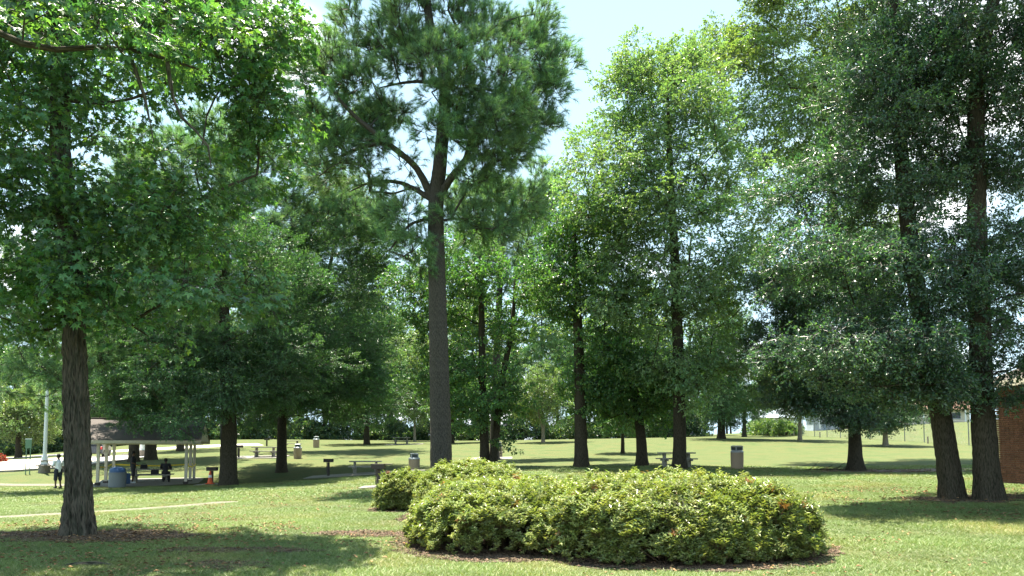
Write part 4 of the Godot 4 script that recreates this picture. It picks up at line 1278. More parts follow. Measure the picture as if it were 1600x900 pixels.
func trash_can(label: String, at_: Vector3, turn: float, s := 1.0) -> Node3D:
	var t := thing("trash_can", label, "trash can", at_, turn, "tan trash cans on the lawn")
	t.scale = Vector3.ONE * s
	var mb := MB.new()
	mb.lathe([Vector2(0.27, -0.03), Vector2(0.285, 0.02), Vector2(0.30, 0.4), Vector2(0.30, 0.76), Vector2(0.285, 0.79), Vector2(0.0, 0.79)], 24)
	obj("barrel", mb, M.aggregate, t)
	mb = MB.new()
	mb.lathe([Vector2(0.312, 0.77), Vector2(0.312, 0.815), Vector2(0.26, 0.87), Vector2(0.21, 0.89), Vector2(0.0, 0.89)], 24)
	obj("collar", mb, M.lid, t)
	mb = MB.new()
	for a in 4:
		var b := Basis(Vector3.UP, a * PI / 2)
		mb.box(b * Vector3(0.175, 0.97, 0.175), Vector3(0.05, 0.17, 0.05), b)
	mb.box(Vector3(0, 1.06, 0), Vector3(0.42, 0.04, 0.42), Basis(), 0.012)
	mb.box(Vector3(0, 1.088, 0), Vector3(0.34, 0.03, 0.34), Basis(), 0.012)
	obj("hood", mb, M.lid, t)
	mb = MB.new()
	for a in 4:
		var b := Basis(Vector3.UP, a * PI / 2)
		mb.box(b * Vector3(0, 0.96, 0.185), Vector3(0.30, 0.15, 0.012), b * Basis(Vector3.RIGHT, 0.1))
	obj("flap", mb, M.flap, t)
	return t

func car(label: String, at_: Vector3, turn: float, paint: Material, tall := 1.75) -> Node3D:
	var t := thing("parked_car", label, "car", at_, turn)
	var side := PackedVector2Array([Vector2(-2.2, 0.35), Vector2(-2.28, 0.75), Vector2(-2.1, 0.98), Vector2(-1.2, 1.06), Vector2(1.95, 1.06), Vector2(2.25, 0.95), Vector2(2.3, 0.4), Vector2(2.1, 0.3), Vector2(-2.0, 0.28)])
	var mb := MB.new()
	prism(mb, side, 1.78)
	obj("body", mb, paint, t)
	mb = MB.new()
	prism(mb, PackedVector2Array([Vector2(-1.15, 1.05), Vector2(-0.55, tall - 0.06), Vector2(-0.3, tall), Vector2(1.8, tall), Vector2(2.0, tall - 0.15), Vector2(2.15, 1.05)]), 1.56)
	var cab := obj("cabin", mb, paint, t)
	for s: float in [-1.0, 1.0]:
		mb = MB.new()
		mb.box(Vector3(0.72, (tall + 1.08) / 2 - 0.02, s * 0.782), Vector3(2.2, tall - 1.25, 0.012))
		obj("side_window", mb, M.car_glass, t)
	mb = MB.new()
	mb.box(Vector3(2.09, (tall + 1.0) / 2, 0), Vector3(0.02, tall - 1.25, 1.35), Basis(Vector3.BACK, 0.16))
	obj("rear_window", mb, M.car_glass, t)
	mb = MB.new()
	mb.box(Vector3(-0.89, (tall + 1.0) / 2 + 0.02, 0), Vector3(0.02, tall - 1.18, 1.38), Basis(Vector3.BACK, -0.72))
	obj("windscreen", mb, M.car_glass, t)
	for x: float in [-1.4, 1.4]:
		for s: float in [-1.0, 1.0]:
			var xf := Transform3D(Basis(Vector3.RIGHT, PI / 2), Vector3(x, 0.33, s * 0.82))
			mb = MB.new()
			mb.lathe([Vector2(0.2, -0.11), Vector2(0.31, -0.11), Vector2(0.335, -0.08), Vector2(0.335, 0.08), Vector2(0.31, 0.11), Vector2(0.2, 0.11)], 18, xf)
			var w := obj("wheel", mb, M.rubber, t)
			mb = MB.new()
			mb.lathe([Vector2(0, -0.09), Vector2(0.21, -0.105), Vector2(0.21, 0.105), Vector2(0, 0.09)], 14, xf)
			obj("rim", mb, M.lid, w)
	for s: float in [-1.0, 1.0]:
		mb = MB.new(); mb.box(Vector3(2.27, 0.82, s * 0.74), Vector3(0.08, 0.24, 0.2), Basis(), 0.02); obj("tail_light", mb, M.red, t)
		mb = MB.new(); mb.box(Vector3(-2.24, 0.76, s * 0.68), Vector3(0.08, 0.14, 0.3), Basis(), 0.02); obj("headlight", mb, M.car_lamp, t)
	return t

func prism(mb: MB, poly: PackedVector2Array, depth: float, xf := Transform3D.IDENTITY) -> void:
	var c := Vector2.ZERO
	for p in poly: c += p / poly.size()
	var ix := Geometry2D.triangulate_polygon(poly)
	for s: float in [-1.0, 1.0]:
		for q in range(0, ix.size(), 3):
			var v := []
			for w in 3:
				v.append(xf * Vector3(poly[ix[q + w]].x, poly[ix[q + w]].y, s * depth / 2))
			mb.tri(v[0], v[1], v[2], xf.basis * Vector3(0, 0, s))
	for k in poly.size():
		var a := poly[k]; var b := poly[(k + 1) % poly.size()]
		var n := (b - a).orthogonal()
		if n.dot((a + b) / 2 - c) < 0.0: n = -n
		mb.quad(xf * Vector3(a.x, a.y, -depth / 2), xf * Vector3(b.x, b.y, -depth / 2), xf * Vector3(b.x, b.y, depth / 2), xf * Vector3(a.x, a.y, depth / 2), xf.basis * Vector3(n.x, n.y, 0))

func lamp_post(label: String, at_: Vector3, tall: float) -> void:
	var t := thing("lamp_post", label, "lamp post", at_, 0.0, "white lamp posts")
	var mb := MB.new()
	mb.lathe([Vector2(0.33, -0.25), Vector2(0.33, 0.50), Vector2(0.30, 0.54), Vector2(0, 0.54)], 20)
	obj("concrete_base", mb, M.concrete_dark, t)
	mb = MB.new()
	mb.lathe([Vector2(0.24, 0.54), Vector2(0.22, 0.62), Vector2(0.17, 1.0), Vector2(0.13, 1.12), Vector2(0.0, 1.12)], 16)
	obj("base_cover", mb, M.white_metal, t)
	mb = MB.new()
	mb.lathe([Vector2(0.115, 1.1), Vector2(0.075, tall), Vector2(0.0, tall)], 16)
	obj("pole", mb, M.white_metal, t)
	mb = MB.new()
	mb.tube([Vector3(0, tall - 0.2, 0), Vector3(0.6, tall + 0.1, 0), Vector3(1.3, tall + 0.2, 0)], [0.045, 0.04, 0.04], 10)
	obj("arm", mb, M.white_metal, t)
	mb = MB.new()
	mb.box(Vector3(1.6, tall + 0.19, 0), Vector3(0.75, 0.16, 0.32), Basis(), 0.04)
	obj("lamp_head", mb, M.lid, t)

func strip(pts: Array, w: float) -> PackedVector2Array:
	var l := PackedVector2Array(); var r := PackedVector2Array()
	for k in pts.size():
		var d: Vector2 = ((pts[mini(k + 1, pts.size() - 1)] as Vector2) - (pts[maxi(k - 1, 0)] as Vector2)).normalized()
		l.append(pts[k] + d.orthogonal() * w / 2); r.append(pts[k] - d.orthogonal() * w / 2)
	r.reverse()
	l.append_array(r)
	return l

func make_objects() -> void:
	M.iron = grained(Color(0.022, 0.020, 0.019), Color(0.075, 0.058, 0.048), 3.0, 0.75, 61)
	M.aggregate = grained(Color(0.20, 0.145, 0.095), Color(0.42, 0.33, 0.24), 5.0, 0.9, 62, 0.0, 0.06)
	M.lid = plain(Color(0.30, 0.33, 0.35), 0.45, 0.3)
	M.flap = plain(Color(0.035, 0.045, 0.055), 0.5)
	M.skin = plain(Color(0.10, 0.055, 0.035), 0.6)
	M.dark_face = plain(Color(0.02, 0.012, 0.01), 0.5)
	M.hair = plain(Color(0.012, 0.010, 0.009), 0.8)
	M.concrete_dark = grained(Color(0.12, 0.105, 0.09), Color(0.24, 0.21, 0.18), 1.2, 0.9, 63)
	M.weathered = grained(Color(0.22, 0.21, 0.18), Color(0.40, 0.385, 0.33), 1.5, 0.9, 64)
	M.white_metal = plain(Color(0.62, 0.66, 0.68), 0.5)
	M.car_glass = plain(Color(0.02, 0.025, 0.03), 0.12)
	M.rubber = plain(Color(0.02, 0.02, 0.02), 0.9)
	M.red = plain(Color(0.45, 0.02, 0.02), 0.4)
	M.car_lamp = plain(Color(0.7, 0.72, 0.75), 0.2)
	M.cream = grained(Color(0.50, 0.46, 0.36), Color(0.62, 0.58, 0.47), 0.6, 0.7, 65)
	M.shingle = grained(Color(0.045, 0.038, 0.034), Color(0.13, 0.112, 0.10), 1.6, 0.95, 66, 0.0, 0.05)
	make_paving()
	make_shelter()
	make_furniture()
	make_far_side()

func make_paving() -> void:
	var lot := PackedVector2Array([Vector2(-95, -44.6), Vector2(-50, -44.8), Vector2(-36, -45.4), Vector2(-31.8, -47.2), Vector2(-30.0, -50), Vector2(-29.4, -54), Vector2(-29.6, -60), Vector2(-32, -66), Vector2(-37, -70), Vector2(-95, -72)])
	structure("parking_lot", sheet(lot, 0.02), M.paving)
	close(lot)
	var kerb := MB.new()
	for k in range(1, 8):
		var a := lot[k]; var b := lot[k + 1]
		var n := maxi(1, int(a.distance_to(b) / 1.5))
		for q in n:
			var p := a.lerp(b, float(q) / n); var r := a.lerp(b, (q + 1.0) / n)
			var p3 := Vector3(p.x, ground(p.x, p.y), p.y); var r3 := Vector3(r.x, ground(r.x, r.y), r.y)
			kerb.box((p3 + r3) / 2 + Vector3(0, 0.0, 0), Vector3(0.16, 0.26, p3.distance_to(r3) + 0.02), Basis.looking_at(r3 - p3), 0.015)
	structure("kerb", kerb, M.concrete)
	var road := strip([Vector2(-98, -78), Vector2(-60, -80), Vector2(-40, -83), Vector2(-30, -88)], 5.0)
	structure("road", sheet(road, 0.02), M.paving)
	var walk := strip([Vector2(-24, -14.6), Vector2(-16, -16.9), Vector2(-12.6, -18.6), Vector2(-11.0, -20.6), Vector2(-9.9, -22.8), Vector2(-9.4, -24.6)], 0.95)
	structure("footpath", sheet(walk, 0.015), M.path)
	close(walk)
	var walk2 := strip([Vector2(-60, -41.5), Vector2(-40, -40.0), Vector2(-27, -39.6), Vector2(-23.2, -40.6)], 1.3)
	structure("footpath", sheet(walk2, 0.015), M.path)
	close(walk2)

func make_shelter() -> void:
	var o := foot(152, 40.0)
	var turn := deg_to_rad(17.0)
	var b := Basis(Vector3.UP, turn)
	var mid := o + b * Vector3(2.2, 0, -1.9)
	var top := pad(mid, turn, 5.6, 5.0)
	o.y = top
	var t := thing("picnic_shelter", "open picnic shelter with cream posts and grey shingled gable roof", "shelter", o, turn)
	for x: float in [0.0, 4.4]:
		for z: float in [0.0, -1.9, -3.8]:
			var mb := MB.new()
			mb.box(Vector3(x, 1.02, z), Vector3(0.15, 2.24, 0.15), Basis(), 0.008)
			var p := obj("post", mb, M.cream, t)
			mb = MB.new()
			mb.box(Vector3(x, 0.0, z), Vector3(0.24, 0.16, 0.24), Basis(), 0.01)
			obj("post_base", mb, M.iron, p)
	for z: float in [0.0, -3.8]:
		var mb := MB.new()
		mb.box(Vector3(2.2, 2.25, z), Vector3(5.3, 0.21, 0.12), Basis(), 0.006)
		obj("header_beam", mb, M.cream, t)
	for x: float in [0.0, 2.2, 4.4]:
		var mb := MB.new()
		mb.box(Vector3(x, 2.24, -1.9), Vector3(0.10, 0.18, 3.66), Basis(), 0.006)
		obj("tie_beam", mb, M.cream, t)
	var rise := 1.25; var run := 2.5
	var slope := atan2(rise, run)
	for s: float in [-1.0, 1.0]:
		var mb := MB.new()
		var n := 18
		for k in n:      # shingle courses, each lapping the one below
			var f := (k + 0.5) / n
			mb.box(Vector3(2.2, 2.36 + rise * f + 0.012, -1.9 + s * run * (1.0 - f)), Vector3(6.0, 0.022, run / cos(slope) / n + 0.03), Basis(Vector3.RIGHT, s * slope) * Basis(Vector3.RIGHT, s * 0.05))
		obj("roof_slope", mb, M.shingle, t)
		mb = MB.new()
		mb.box(Vector3(2.2, 2.27, -1.9 + s * (run + 0.02)), Vector3(6.0, 0.17, 0.03), Basis(), 0.004)
		obj("fascia", mb, M.cream, t)
	for x: float in [-0.72, 5.12]:
		var mb := MB.new()
		prism(mb, PackedVector2Array([Vector2(-2.4, 2.30), Vector2(2.4, 2.30), Vector2(0, 3.50)]), 0.05, Transform3D(Basis(Vector3.UP, PI / 2), Vector3(x, 0, -1.9)))
		obj("gable", mb, M.cream, t)
	var rc := MB.new()
	rc.box(Vector3(2.2, 2.36 + rise + 0.03, -1.9), Vector3(6.04, 0.04, 0.24), Basis(), 0.01)
	obj("ridge_cap", rc, M.shingle, t)
	# yellow tape from post to post
	var tape_mat := plain(Color(0.75, 0.55, 0.02), 0.5)
	for e: Array in [[Vector3(0, 0.98, -3.9), Vector3(4.4, 0.98, -3.9), "yellow caution tape strung across the rear posts of the shelter"], [Vector3(-0.1, 0.95, 0), Vector3(-0.1, 0.98, -3.8), "yellow caution tape along the shelter posts near the trash bin"], [Vector3(4.5, 0.95, 0), Vector3(4.5, 0.98, -3.8), "yellow caution tape along the shelter posts near the orange cone"]]:
		var mb := MB.new()
		var last := Vector3.ZERO
		for k in 13:
			var p: Vector3 = (e[0] as Vector3).lerp(e[1], k / 12.0) - Vector3(0, 0.10 * sin(k / 12.0 * PI), 0)
			if k:
				var h := Vector3(0, 0.04, 0)
				mb.quad(last - h, p - h, p + h, last + h, (e[1] - e[0] as Vector3).cross(Vector3.UP))
			last = p
		var node := thing("caution_tape", e[2], "tape", o, turn, "caution tape on the shelter")
		obj("ribbon", mb, tape_mat, node)
	# table, bin, people
	var tp := o + b * Vector3(2.35, 0, -1.6)
	picnic_table("concrete picnic table under the shelter roof with bags on it", tp, turn, 2.3, M.weathered)
	var bin := foot(183, 39.2)
	bin.y = maxf(bin.y, bin.y)
	var bt := thing("trash_bin", "fat grey trash bin with blue lid at the shelter corner", "trash bin", bin)
	var mb2 := MB.new()
	mb2.lathe([Vector2(0.40, -0.05), Vector2(0.42, 0.05), Vector2(0.425, 0.72), Vector2(0.44, 0.74), Vector2(0.44, 0.80), Vector2(0, 0.80)], 28)
	obj("barrel", mb2, M.bin_grey, bt)
	mb2 = MB.new()
	mb2.lathe([Vector2(0.40, 0.80), Vector2(0.40, 0.92), Vector2(0.34, 1.02), Vector2(0.20, 1.08), Vector2(0.0, 1.10)], 28)
	obj("lid", mb2, M.bin_blue, bt)
	var H := func(y: float, x := 0.0, z := 0.0) -> Vector3: return Vector3(x, y, z)
	var stand := {"hip": Vector3(0, 0.95, 0), "chest": Vector3(0, 1.30, 0.01), "neck": Vector3(0, 1.50, 0.0), "head": Vector3(0, 1.62, -0.02),
		"arms": [[Vector3(-0.19, 1.41, 0), Vector3(-0.24, 1.13, 0.02), Vector3(-0.22, 0.90, -0.08)], [Vector3(0.19, 1.41, 0), Vector3(0.24, 1.13, 0.02), Vector3(0.22, 1.02, -0.22)]],
		"legs": [[Vector3(-0.09, 0.90, 0), Vector3(-0.11, 0.50, -0.02), Vector3(-0.12, 0.09, 0.02)], [Vector3(0.09, 0.90, 0), Vector3(0.12, 0.50, -0.03), Vector3(0.14, 0.09, 0.0)]]}
	var black := plain(Color(0.018, 0.018, 0.022), 0.85)
	var navy := plain(Color(0.016, 0.02, 0.032), 0.85)
	var white := plain(Color(0.72, 0.76, 0.80), 0.85)
	var charcoal := plain(Color(0.03, 0.03, 0.034), 0.9)
	var sp := foot(207, 40.9); sp.y = top
	person("person in dark shirt and shorts standing at the end of the shelter table", sp, deg_to_rad(-70), stand, {"shirt": black, "shorts": charcoal, "hem": 0.15, "shoe": white, "hair_mat": M.hair})
	var wp := foot(90, 38.2)
	var walkp := stand.duplicate(true)
	walkp.arms = [[Vector3(-0.19, 1.41, 0), Vector3(-0.27, 1.14, -0.05), Vector3(-0.17, 1.15, -0.28)], [Vector3(0.19, 1.41, 0), Vector3(0.26, 1.14, -0.03), Vector3(0.18, 1.10, -0.26)]]
	walkp.look = Vector3(0, -0.35, -1)
	person("person in white shirt and navy shorts standing behind the furrowed sweetgum trunk", wp, deg_to_rad(60), walkp, {"shirt": white, "shorts": navy, "hem": 0.12, "shoe": black, "hair_mat": M.hair})
	var sit := {"hip": Vector3(0, 0.56, 0), "chest": Vector3(0, 0.90, -0.06), "neck": Vector3(0, 1.09, -0.12), "head": Vector3(0, 1.21, -0.16), "look": Vector3(0.2, -0.3, -1),
		"arms": [[Vector3(-0.19, 1.01, -0.1), Vector3(-0.26, 0.80, -0.22), Vector3(-0.16, 0.80, -0.44)], [Vector3(0.19, 1.01, -0.1), Vector3(0.27, 0.80, -0.20), Vector3(0.14, 0.80, -0.44)]],
		"legs": [[Vector3(-0.10, 0.55, -0.05), Vector3(-0.13, 0.53, -0.42), Vector3(-0.14, 0.09, -0.38)], [Vector3(0.10, 0.55, -0.05), Vector3(0.13, 0.53, -0.42), Vector3(0.15, 0.09, -0.36)]]}
	var ss := tp + b * Vector3(0.86, 0, 0.70)
	person("person in black shirt seated on the shelter bench, leaning on the table", ss, turn, sit, {"shirt": black, "shorts": black, "hem": 0.85, "shoe": charcoal, "hair_mat": M.hair, "hair_low": -0.05})
	bag("black_bag", "small black bag standing on the shelter table", tp + b * Vector3(-0.35, 0.76, 0.05), turn, Vector3(0.36, 0.26, 0.22), black)
	bag("black_bag", "black bag on the shelter bench beside the seated person", tp + b * Vector3(0.32, 0.455, 0.66), turn, Vector3(0.40, 0.28, 0.22), black)
	bag("blue_cooler", "blue cooler on the shelter slab between bin and standing person", Vector3(foot(196, 40.2).x, top, -40.2), turn + 0.4, Vector3(0.42, 0.62, 0.36), M.bin_blue)

func bag(called: String, label: String, p: Vector3, turn: float, s: Vector3, mat: Material) -> void:
	var t := thing(called, label, "cooler" if called == "blue_cooler" else "bag", p, turn)
	var mb := MB.new()
	mb.box(Vector3(0, s.y * 0.42, 0), Vector3(s.x, s.y * 0.84, s.z), Basis(), 0.03)
	obj("body", mb, mat, t)
	mb = MB.new()
	mb.box(Vector3(0, s.y * 0.88, 0), Vector3(s.x * 0.96, s.y * 0.1, s.z * 0.94), Basis(), 0.015)
	obj("lid", mb, mat, t)
	mb = MB.new()
	mb.tube([Vector3(-s.x * 0.3, s.y * 0.9, 0), Vector3(-s.x * 0.25, s.y * 1.12, 0), Vector3(s.x * 0.25, s.y * 1.12, 0), Vector3(s.x * 0.3, s.y * 0.9, 0)], [0.012, 0.012, 0.012, 0.012], 6)
	obj("handle", mb, mat, t)

func make_furniture() -> void:
	var p: Vector3
	# by the shelter
	p = foot(331, 40.0)
	p.y = pad(p + Vector3(0.2, 0, 0), 0.2, 2.0, 1.2)
	pedestal_grill("pedestal grill on a small pad with an orange cone before it", p, 0.1)
	var c := foot(328, 39.6); c.y = p.y
	var cone := thing("traffic_cone", "orange traffic cone with white collar at the foot of a grill", "traffic cone", c)
	var mb := MB.new()
	mb.box(Vector3(0, 0.02, 0), Vector3(0.36, 0.04, 0.36), Basis(), 0.01)
	obj("base", mb, M.orange, cone)
	mb = MB.new()
	mb.lathe([Vector2(0.14, 0.04), Vector2(0.095, 0.34)], 20); mb.lathe([Vector2(0.078, 0.48), Vector2(0.03, 0.70), Vector2(0.0, 0.70)], 20)
	obj("cone_body", mb, M.orange, cone)
	mb = MB.new()
	mb.lathe([Vector2(0.096, 0.34), Vector2(0.079, 0.48)], 20)
	obj("collar", mb, M.reflective, cone)
	# middle left
	p = foot(556, 43.5)
	var y := pad(p, 0.06, 5.6, 2.4)
	picnic_table("weathered picnic table sharing a concrete pad with a grill", Vector3(foot(571, 43.8).x, y, -43.8), 0.1, 1.85, M.weathered)
	pedestal_grill("pedestal grill on the end of the pad with the weathered table", Vector3(foot(513, 43.2).x, y, -43.2), 0.05)
	p = foot(591, 30.0)
	p.y = pad(p, 0.0, 1.4, 1.0)
	pedestal_grill("pedestal grill standing close behind the smallest azalea", p, 0.0)
	trash_can("tan trash can with grey hood beside the weathered picnic table", foot(647, 39.5), 0.3)
	p = foot(653, 33.0)
	var bench := thing("concrete_bench", "short concrete bench on one leg behind the smallest azalea", "bench", p, 0.1)
	mb = MB.new(); mb.box(Vector3(0, 0.44, 0), Vector3(0.62, 0.09, 0.36), Basis(), 0.015); obj("seat", mb, M.concrete, bench)
	mb = MB.new(); mb.box(Vector3(0.05, 0.17, 0), Vector3(0.16, 0.46, 0.28), Basis(), 0.012); obj("leg", mb, M.concrete, bench)
	# far left lawn
	p = foot(400, 57.0)
	y = pad(p, 0.0, 4.6, 2.2)
	picnic_table("pale concrete picnic table on a pad between the two oak trunks", Vector3(foot(414, 57).x, y, -57.0), 0.05, 1.9, M.concrete)
	pedestal_grill("pedestal grill half hidden behind the stout oak trunk", Vector3(foot(373, 56.8).x, y, -56.8), 0.0)
	trash_can("tan trash can beside the slim oak trunk", foot(465, 56), 0.2)
	trash_can("tan trash can farthest up the slope near the wood".replace("farthest up", "high on"), foot(494, 79), 0.4, 1.1)
	picnic_table("pale picnic table behind the slim oak, above its trash can", foot(455, 80), 0.0, 1.9, M.concrete)
	pedestal_grill("pedestal grill high on the slope beside the wood", foot(417, 84), 0.0)
	p = foot(627, 83)
	y = pad(p + Vector3(0.4, 0, 0.2), 0.0, 4.2, 2.2)
	picnic_table("pale picnic table alone on the rise before the wood", Vector3(p.x, y, p.z), 0.0, 1.9, M.concrete)
	# behind the two-stemmed tree
	p = foot(768, 53)
	y = pad(p, 0.0, 3.0, 2.2)
	picnic_table("small concrete table on a pad behind the two-stemmed tree", Vector3(p.x, y, p.z), 0.5, 1.3, M.concrete)
	trash_can("tan trash can behind the two-stemmed tree", foot(779, 55), 0.1)
	# right
	p = foot(1057, 38.5)
	picnic_table("shaded grey picnic table behind the pale poplar trunk", p, 0.02, 1.85, M.weathered)
	trash_can("lone tan trash can with grey hood behind the widest azalea", foot(1152, 37.0), 0.35, 1.05)
	# fallen branch and stone
	var rng := RandomNumberGenerator.new(); rng.seed = 500
	p = foot(1296, 35.5)
	var fb := thing("fallen_branch", "thin bare branch lying in the grass near the glossy oak", "branch", p)
	mb = MB.new()
	for k in 16:
		var a := Vector3(rng.randf_range(-0.9, 0.6), 0.03, rng.randf_range(-0.3, 0.3))
		var q := a + Vector3(rng.randf_range(0.2, 0.9), rng.randf_range(0.05, 0.42), rng.randf_range(-0.4, 0.4))
		mb.tube([a, a.lerp(q, 0.5) + ball(rng) * 0.06, q], [0.012, 0.009, 0.004], 5)
	mb.tube([Vector3(-1.2, 0.02, 0.1), Vector3(0, 0.06, 0), Vector3(1.0, 0.03, -0.1)], [0.025, 0.02, 0.01], 7)
	obj("branchwood", mb, M.bark_oak, fb)
	p = Vector3(-6.2, ground(-6.2, -10.9), -10.9)
	var rt := thing("surface_root", "grey tree root breaking the surface of the shaded lawn", "root", p)
	mb = MB.new()
	mb.tube([Vector3(-0.5, -0.05, 0.1), Vector3(-0.2, 0.0, 0.02), Vector3(0.1, 0.02, 0.0), Vector3(0.5, -0.05, -0.1)], [0.04, 0.045, 0.04, 0.02], 10)
	obj("rootwood", mb, M.bark_gum, rt)

func make_far_side() -> void:
	lamp_post("white lamp post on dark concrete base at the parking lot edge", foot(69, 46.5), 7.5)
	lamp_post("white lamp post on the far lawn, seen under the shelter roof", foot(222, 64.0), 7.5)
	# sign on two posts
	var p := foot(43, 45.5)
	var t := thing("park_sign", "green sign on two thin posts at the parking lot edge", "sign", p, 0.3)
	for s: float in [-1.0, 1.0]:
		var mb := MB.new(); mb.box(Vector3(s * 0.11, 1.05, 0), Vector3(0.05, 2.3, 0.05), Basis(), 0.005); obj("post", mb, M.sign_green, t)
	var sb := MB.new(); sb.box(Vector3(0, 1.9, 0.035), Vector3(0.34, 0.6, 0.015), Basis(), 0.003); obj("panel", sb, M.sign_green, t)
	sb = MB.new(); sb.box(Vector3(0, 2.18, 0.045), Vector3(0.36, 0.05, 0.012)); obj("panel_edge", sb, M.white_metal, t)
	picnic_table("dark picnic table at the lot edge beside the lamp post", foot(83, 47.0), 0.8, 1.6, M.concrete_dark)
	var paint_white := plain(Color(0.75, 0.77, 0.8), 0.3)
	var paint_dark := plain(Color(0.05, 0.055, 0.065), 0.3)
	car("dark car parked in the lot behind the shelter posts", foot(150, 67), deg_to_rad(-70), paint_dark, 1.8)
	for k in 2:
		var d := 150.0
		var x: float = [-0.667, -0.655][k] * d * [1.0, 1.0][k] + k * 0.4
		var q := Vector3(x, ground(x, -d), -d)
		car(["white car far across the road beside another white car", "white car far across the road next to a tree trunk"][k], q, deg_to_rad(55), paint_white, 1.9)
	# red flowering shrub at the lot
	var rng := RandomNumberGenerator.new(); rng.seed = 600
	shrub("flowering_shrub", "red flowering shrub across the parking lot", foot(1, 62), Vector3(0.55, 0.6, 0.5), 130, S.red, rng, Color.WHITE, 0.4)
	for e: Array in [[1196, 104.0, 1.9, "pale low shrub at the fence, nearest the small dark tree".replace("nearest", "next to")], [1212, 100.0, 1.5, "dark green shrub between the pale shrubs at the fence"], [1226, 97.0, 1.6, "pale yellow-green shrub before the white roofed house"], [1180, 108.0, 1.6, "pale shrub at the corner of the wood and the fence"], [1240, 103.0, 1.3, "small pale shrub close to the fence posts and house"]]:
		shrub("fence_shrub", e[3], foot(e[0], e[1]), Vector3(e[2], e[2] * 1.15, e[2]), 150, S.wood, rng, Color(0.55, 0.6, 0.55) if e[0] == 1212 else Color(1.25, 1.15, 0.9), 0.75)
	# fence
	var f0 := Vector3(41.2, 0, -46.0); var f1 := Vector3(35.6, 0, -112.0)
	var fn := thing("chain_link_fence", "tall chain-link fence with thin posts along the edge of the lawn", "fence", Vector3(f0.x, ground(f0.x, f0.z), f0.z))
	var n := 22
	var pts := []
	for k in n + 1:
		var q := f0.lerp(f1, float(k) / n)
		q.y = ground(q.x, q.z)
		pts.append(q - fn.position)
	for q: Vector3 in pts:
		var mb := MB.new(); mb.lathe([Vector2(0.045, -0.2), Vector2(0.045, 2.15), Vector2(0.0, 2.18)], 8, Transform3D(Basis(), q)); obj("post", mb, M.fence, fn)
	var wires := MB.new()
	for k in n:
		var a: Vector3 = pts[k]; var b: Vector3 = pts[k + 1]
		var mb := MB.new(); mb.tube([a + Vector3(0, 2.1, 0), b + Vector3(0, 2.1, 0)], [0.025, 0.025], 6); obj("rail", mb, M.fence, fn)
		for q in 20:
			for s: float in [0.0, 1.0]:
				var x0 := q / 20.0; var x1 := (q + 12.0) / 20.0
				var top_f := minf(1.0, (1.0 - x0) / (x1 - x0))
				var g0 := a.lerp(b, x0) + Vector3(0, 0.05 + s * 2.0, 0); var g1 := a.lerp(b, lerpf(x0, x1, top_f)) + Vector3(0, 0.05 + (top_f if s == 0.0 else 1.0 - top_f) * 2.0, 0)
				wires.tube([g0, g1], [0.004, 0.004], 3)
	var w := obj("wire_mesh", wires, M.fence, fn)
	w.set_meta("kind", "stuff")
	for k in 7:
		var q := f0.lerp(f1, 0.14 + 0.10 * k) + Vector3(-0.9, 0, 0.4)
		var stub := thing("wooden_stake", "short wooden stake standing in the grass along the chain-link fence", "stake", Vector3(q.x, ground(q.x, q.z), q.z), k * 0.7, "wooden stakes along the fence")
		var mb := MB.new(); mb.box(Vector3(0, 0.28, 0), Vector3(0.10, 0.72, 0.10), Basis(), 0.01); obj("stake_post", mb, M.concrete_dark, stub)
		mb = MB.new(); mb.box(Vector3(0, 0.655, 0), Vector3(0.085, 0.03, 0.085), Basis(), 0.012); obj("cap", mb, M.concrete_dark, stub)
	house("white_roofed_house", "single-storey house with white metal roof, porch columns and brown door", foot(1312, 118), deg_to_rad(-12), 9.0, 6.0, M.wall_blue, M.white_metal)
	house("far_house", "pale house gable showing above the shrubs at the fence", foot(1208, 135), deg_to_rad(-6), 6.0, 6.0, M.white_wall, M.wall_blue)
	house("far_house", "brown roofed house on the rise beyond the fence", foot(1452, 140), deg_to_rad(-20), 12.0, 7.0, M.cream, M.brown_roof)
	make_brick_building()

func shrub(called: String, label: String, p: Vector3, r: Vector3, n: int, spray: Mesh, rng: RandomNumberGenerator, tint_: Color, sc: float) -> void:
	var t := thing(called, label, "shrub", p, 0.0)
	var where := []; var tint := []
	for k in n:
		var v := ball(rng).normalized()
		v.y = absf(v.y)
		var q := v * r * rng.randf_range(0.6, 1.05)
		var g := (v + ball(rng) * 0.5 + Vector3.UP * 0.3).normalized()
		var sd := g.cross(ball(rng)).normalized()
		var s := sc * rng.randf_range(0.7, 1.2)
		where.append(Transform3D(Basis(sd * s, g * s, sd.cross(g) * s), q - g * 0.4 * s))
		var f := rng.randf_range(0.8, 1.2)
		tint.append(Color(tint_.r * f, tint_.g * f, tint_.b * f))
	copies("foliage", spray, M.leaf, where, tint, t)
	var mb := MB.new()
	for k in 9:
		var q := ball(rng) * r * 0.6; q.y = absf(q.y) + r.y * 0.3
		mb.tube([Vector3(q.x * 0.2, -0.1, q.z * 0.2), q * 0.5, q], [0.04, 0.03, 0.012], 5)
	obj("stems", mb, M.bark_oak, t)

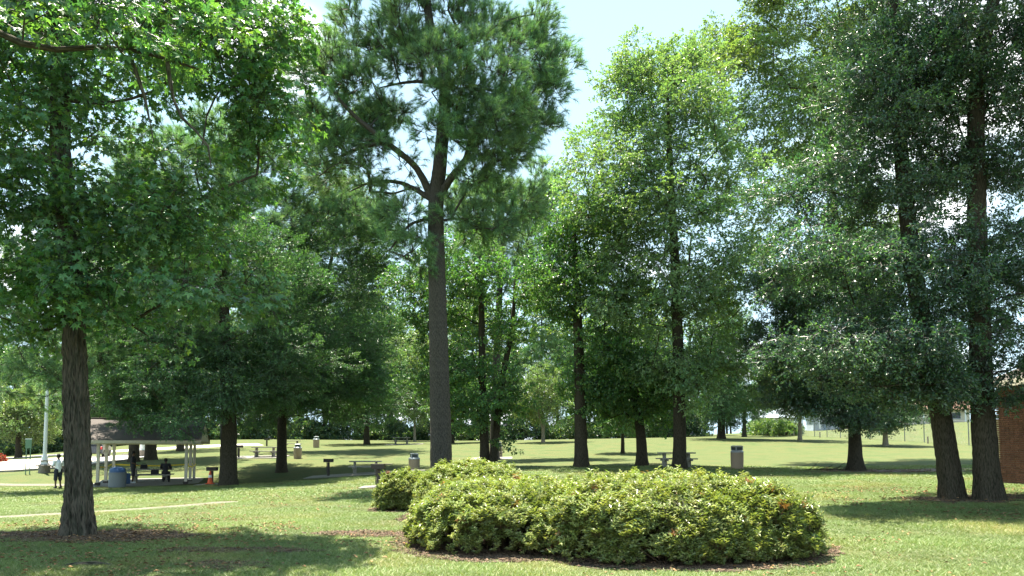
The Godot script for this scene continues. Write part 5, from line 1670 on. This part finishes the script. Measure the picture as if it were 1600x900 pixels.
func house(called: String, label: String, p: Vector3, turn: float, w: float, d: float, wall: Material, roof: Material) -> void:
	var t := thing(called, label, "house", p, turn)
	var mb := MB.new()
	mb.box(Vector3(0, 1.2, 0), Vector3(w, 2.9, d))
	mb.box(Vector3(0, -0.35, 0), Vector3(w + 0.1, 0.6, d + 0.1))
	obj("wall", mb, wall, t)
	mb = MB.new()
	prism(mb, PackedVector2Array([Vector2(-d / 2 - 1.6, 2.45), Vector2(d / 2 + 0.4, 2.65), Vector2(0, 4.3), Vector2(-0.2, 4.3)]), w + 0.8, Transform3D(Basis(Vector3.UP, PI / 2), Vector3.ZERO))
	obj("roof", mb, roof, t)
	for k in 4:
		mb = MB.new(); mb.box(Vector3(-w * 0.42 + k * w * 0.28, 1.2, d / 2 + 1.3), Vector3(0.22, 2.6, 0.22), Basis(), 0.02); obj("column", mb, M.white_metal, t)
	mb = MB.new(); mb.box(Vector3(w * 0.02, 1.0, d / 2 + 0.03), Vector3(1.7, 2.1, 0.06), Basis(), 0.01); obj("door", mb, M.brown_roof, t)
	for x: float in [-w * 0.28, w * 0.32]:
		mb = MB.new(); mb.box(Vector3(x, 1.35, d / 2 + 0.03), Vector3(1.5, 1.2, 0.06), Basis(), 0.01)
		var f := obj("window", mb, M.white_metal, t)
		mb = MB.new(); mb.box(Vector3(x, 1.35, d / 2 + 0.065), Vector3(1.34, 1.04, 0.012)); obj("pane", mb, M.car_glass, f)

func make_brick_building() -> void:
	# its long wall runs towards the viewer; only the far end of it stands in the picture
	var c := foot(1563, 23.3)
	var t := thing("brick_building", "small red brick building behind the upright glossy oak", "building", c)
	var length := 9.0
	var tall := 3.0
	var low := -0.5
	var mb := MB.new()
	mb.box(Vector3(3.0, (tall + low) / 2, length / 2), Vector3(5.97, tall - low, length - 0.03))
	obj("mortar_core", mb, M.mortar, t)
	var rng := RandomNumberGenerator.new(); rng.seed = 700
	var ch := 0.0677; var bl := 0.2032
	var bricks := []
	for v in 3:
		var b := MB.new(); b.box(Vector3.ZERO, Vector3(0.094, ch - 0.011, bl - 0.011), Basis(), 0.004)
		bricks.append(b.mesh())
	var rest := MB.new()
	var courses := int((tall - low) / ch)
	var count := 0
	for r in courses:
		var y := low + (r + 0.5) * ch
		for k in int(length / bl):
			var z := (k + (0.5 if r % 2 else 0.25)) * bl + 0.05
			if z > length - 0.1:
				continue
			var at_ := Vector3(-0.035 + rng.randf_range(-0.002, 0.002), y, z)
			if k < 8 and y > -0.15 and y < 2.35 and count < 300:
				var o := MeshInstance3D.new()
				o.mesh = bricks[rng.randi_range(0, 2)]
				o.material_override = M.bricks[rng.randi_range(0, 3)]
				o.name = "brick"
				t.add_child(o, true)
				o.position = at_
				count += 1
			else:
				var f := rng.randf_range(0.7, 1.15)
				rest.box(at_, Vector3(0.094, ch - 0.011, bl - 0.011), Basis(), 0.0, Color(0.19 * f, 0.08 * f, 0.055 * f))
	var s := obj("brickwork", rest, M.brick_rest, t)
	s.set_meta("kind", "stuff")
	mb = MB.new()
	prism(mb, PackedVector2Array([Vector2(-0.6, tall + 0.02), Vector2(6.6, tall + 0.02), Vector2(3.0, tall + 1.5)]), length + 0.8, Transform3D(Basis(), Vector3(0, 0, length / 2)))
	obj("roof", mb, M.shingle, t)
	mb = MB.new(); mb.box(Vector3(-0.62, tall + 0.02, length / 2), Vector3(0.04, 0.2, length + 0.82), Basis(), 0.005); obj("fascia", mb, M.cream, t)
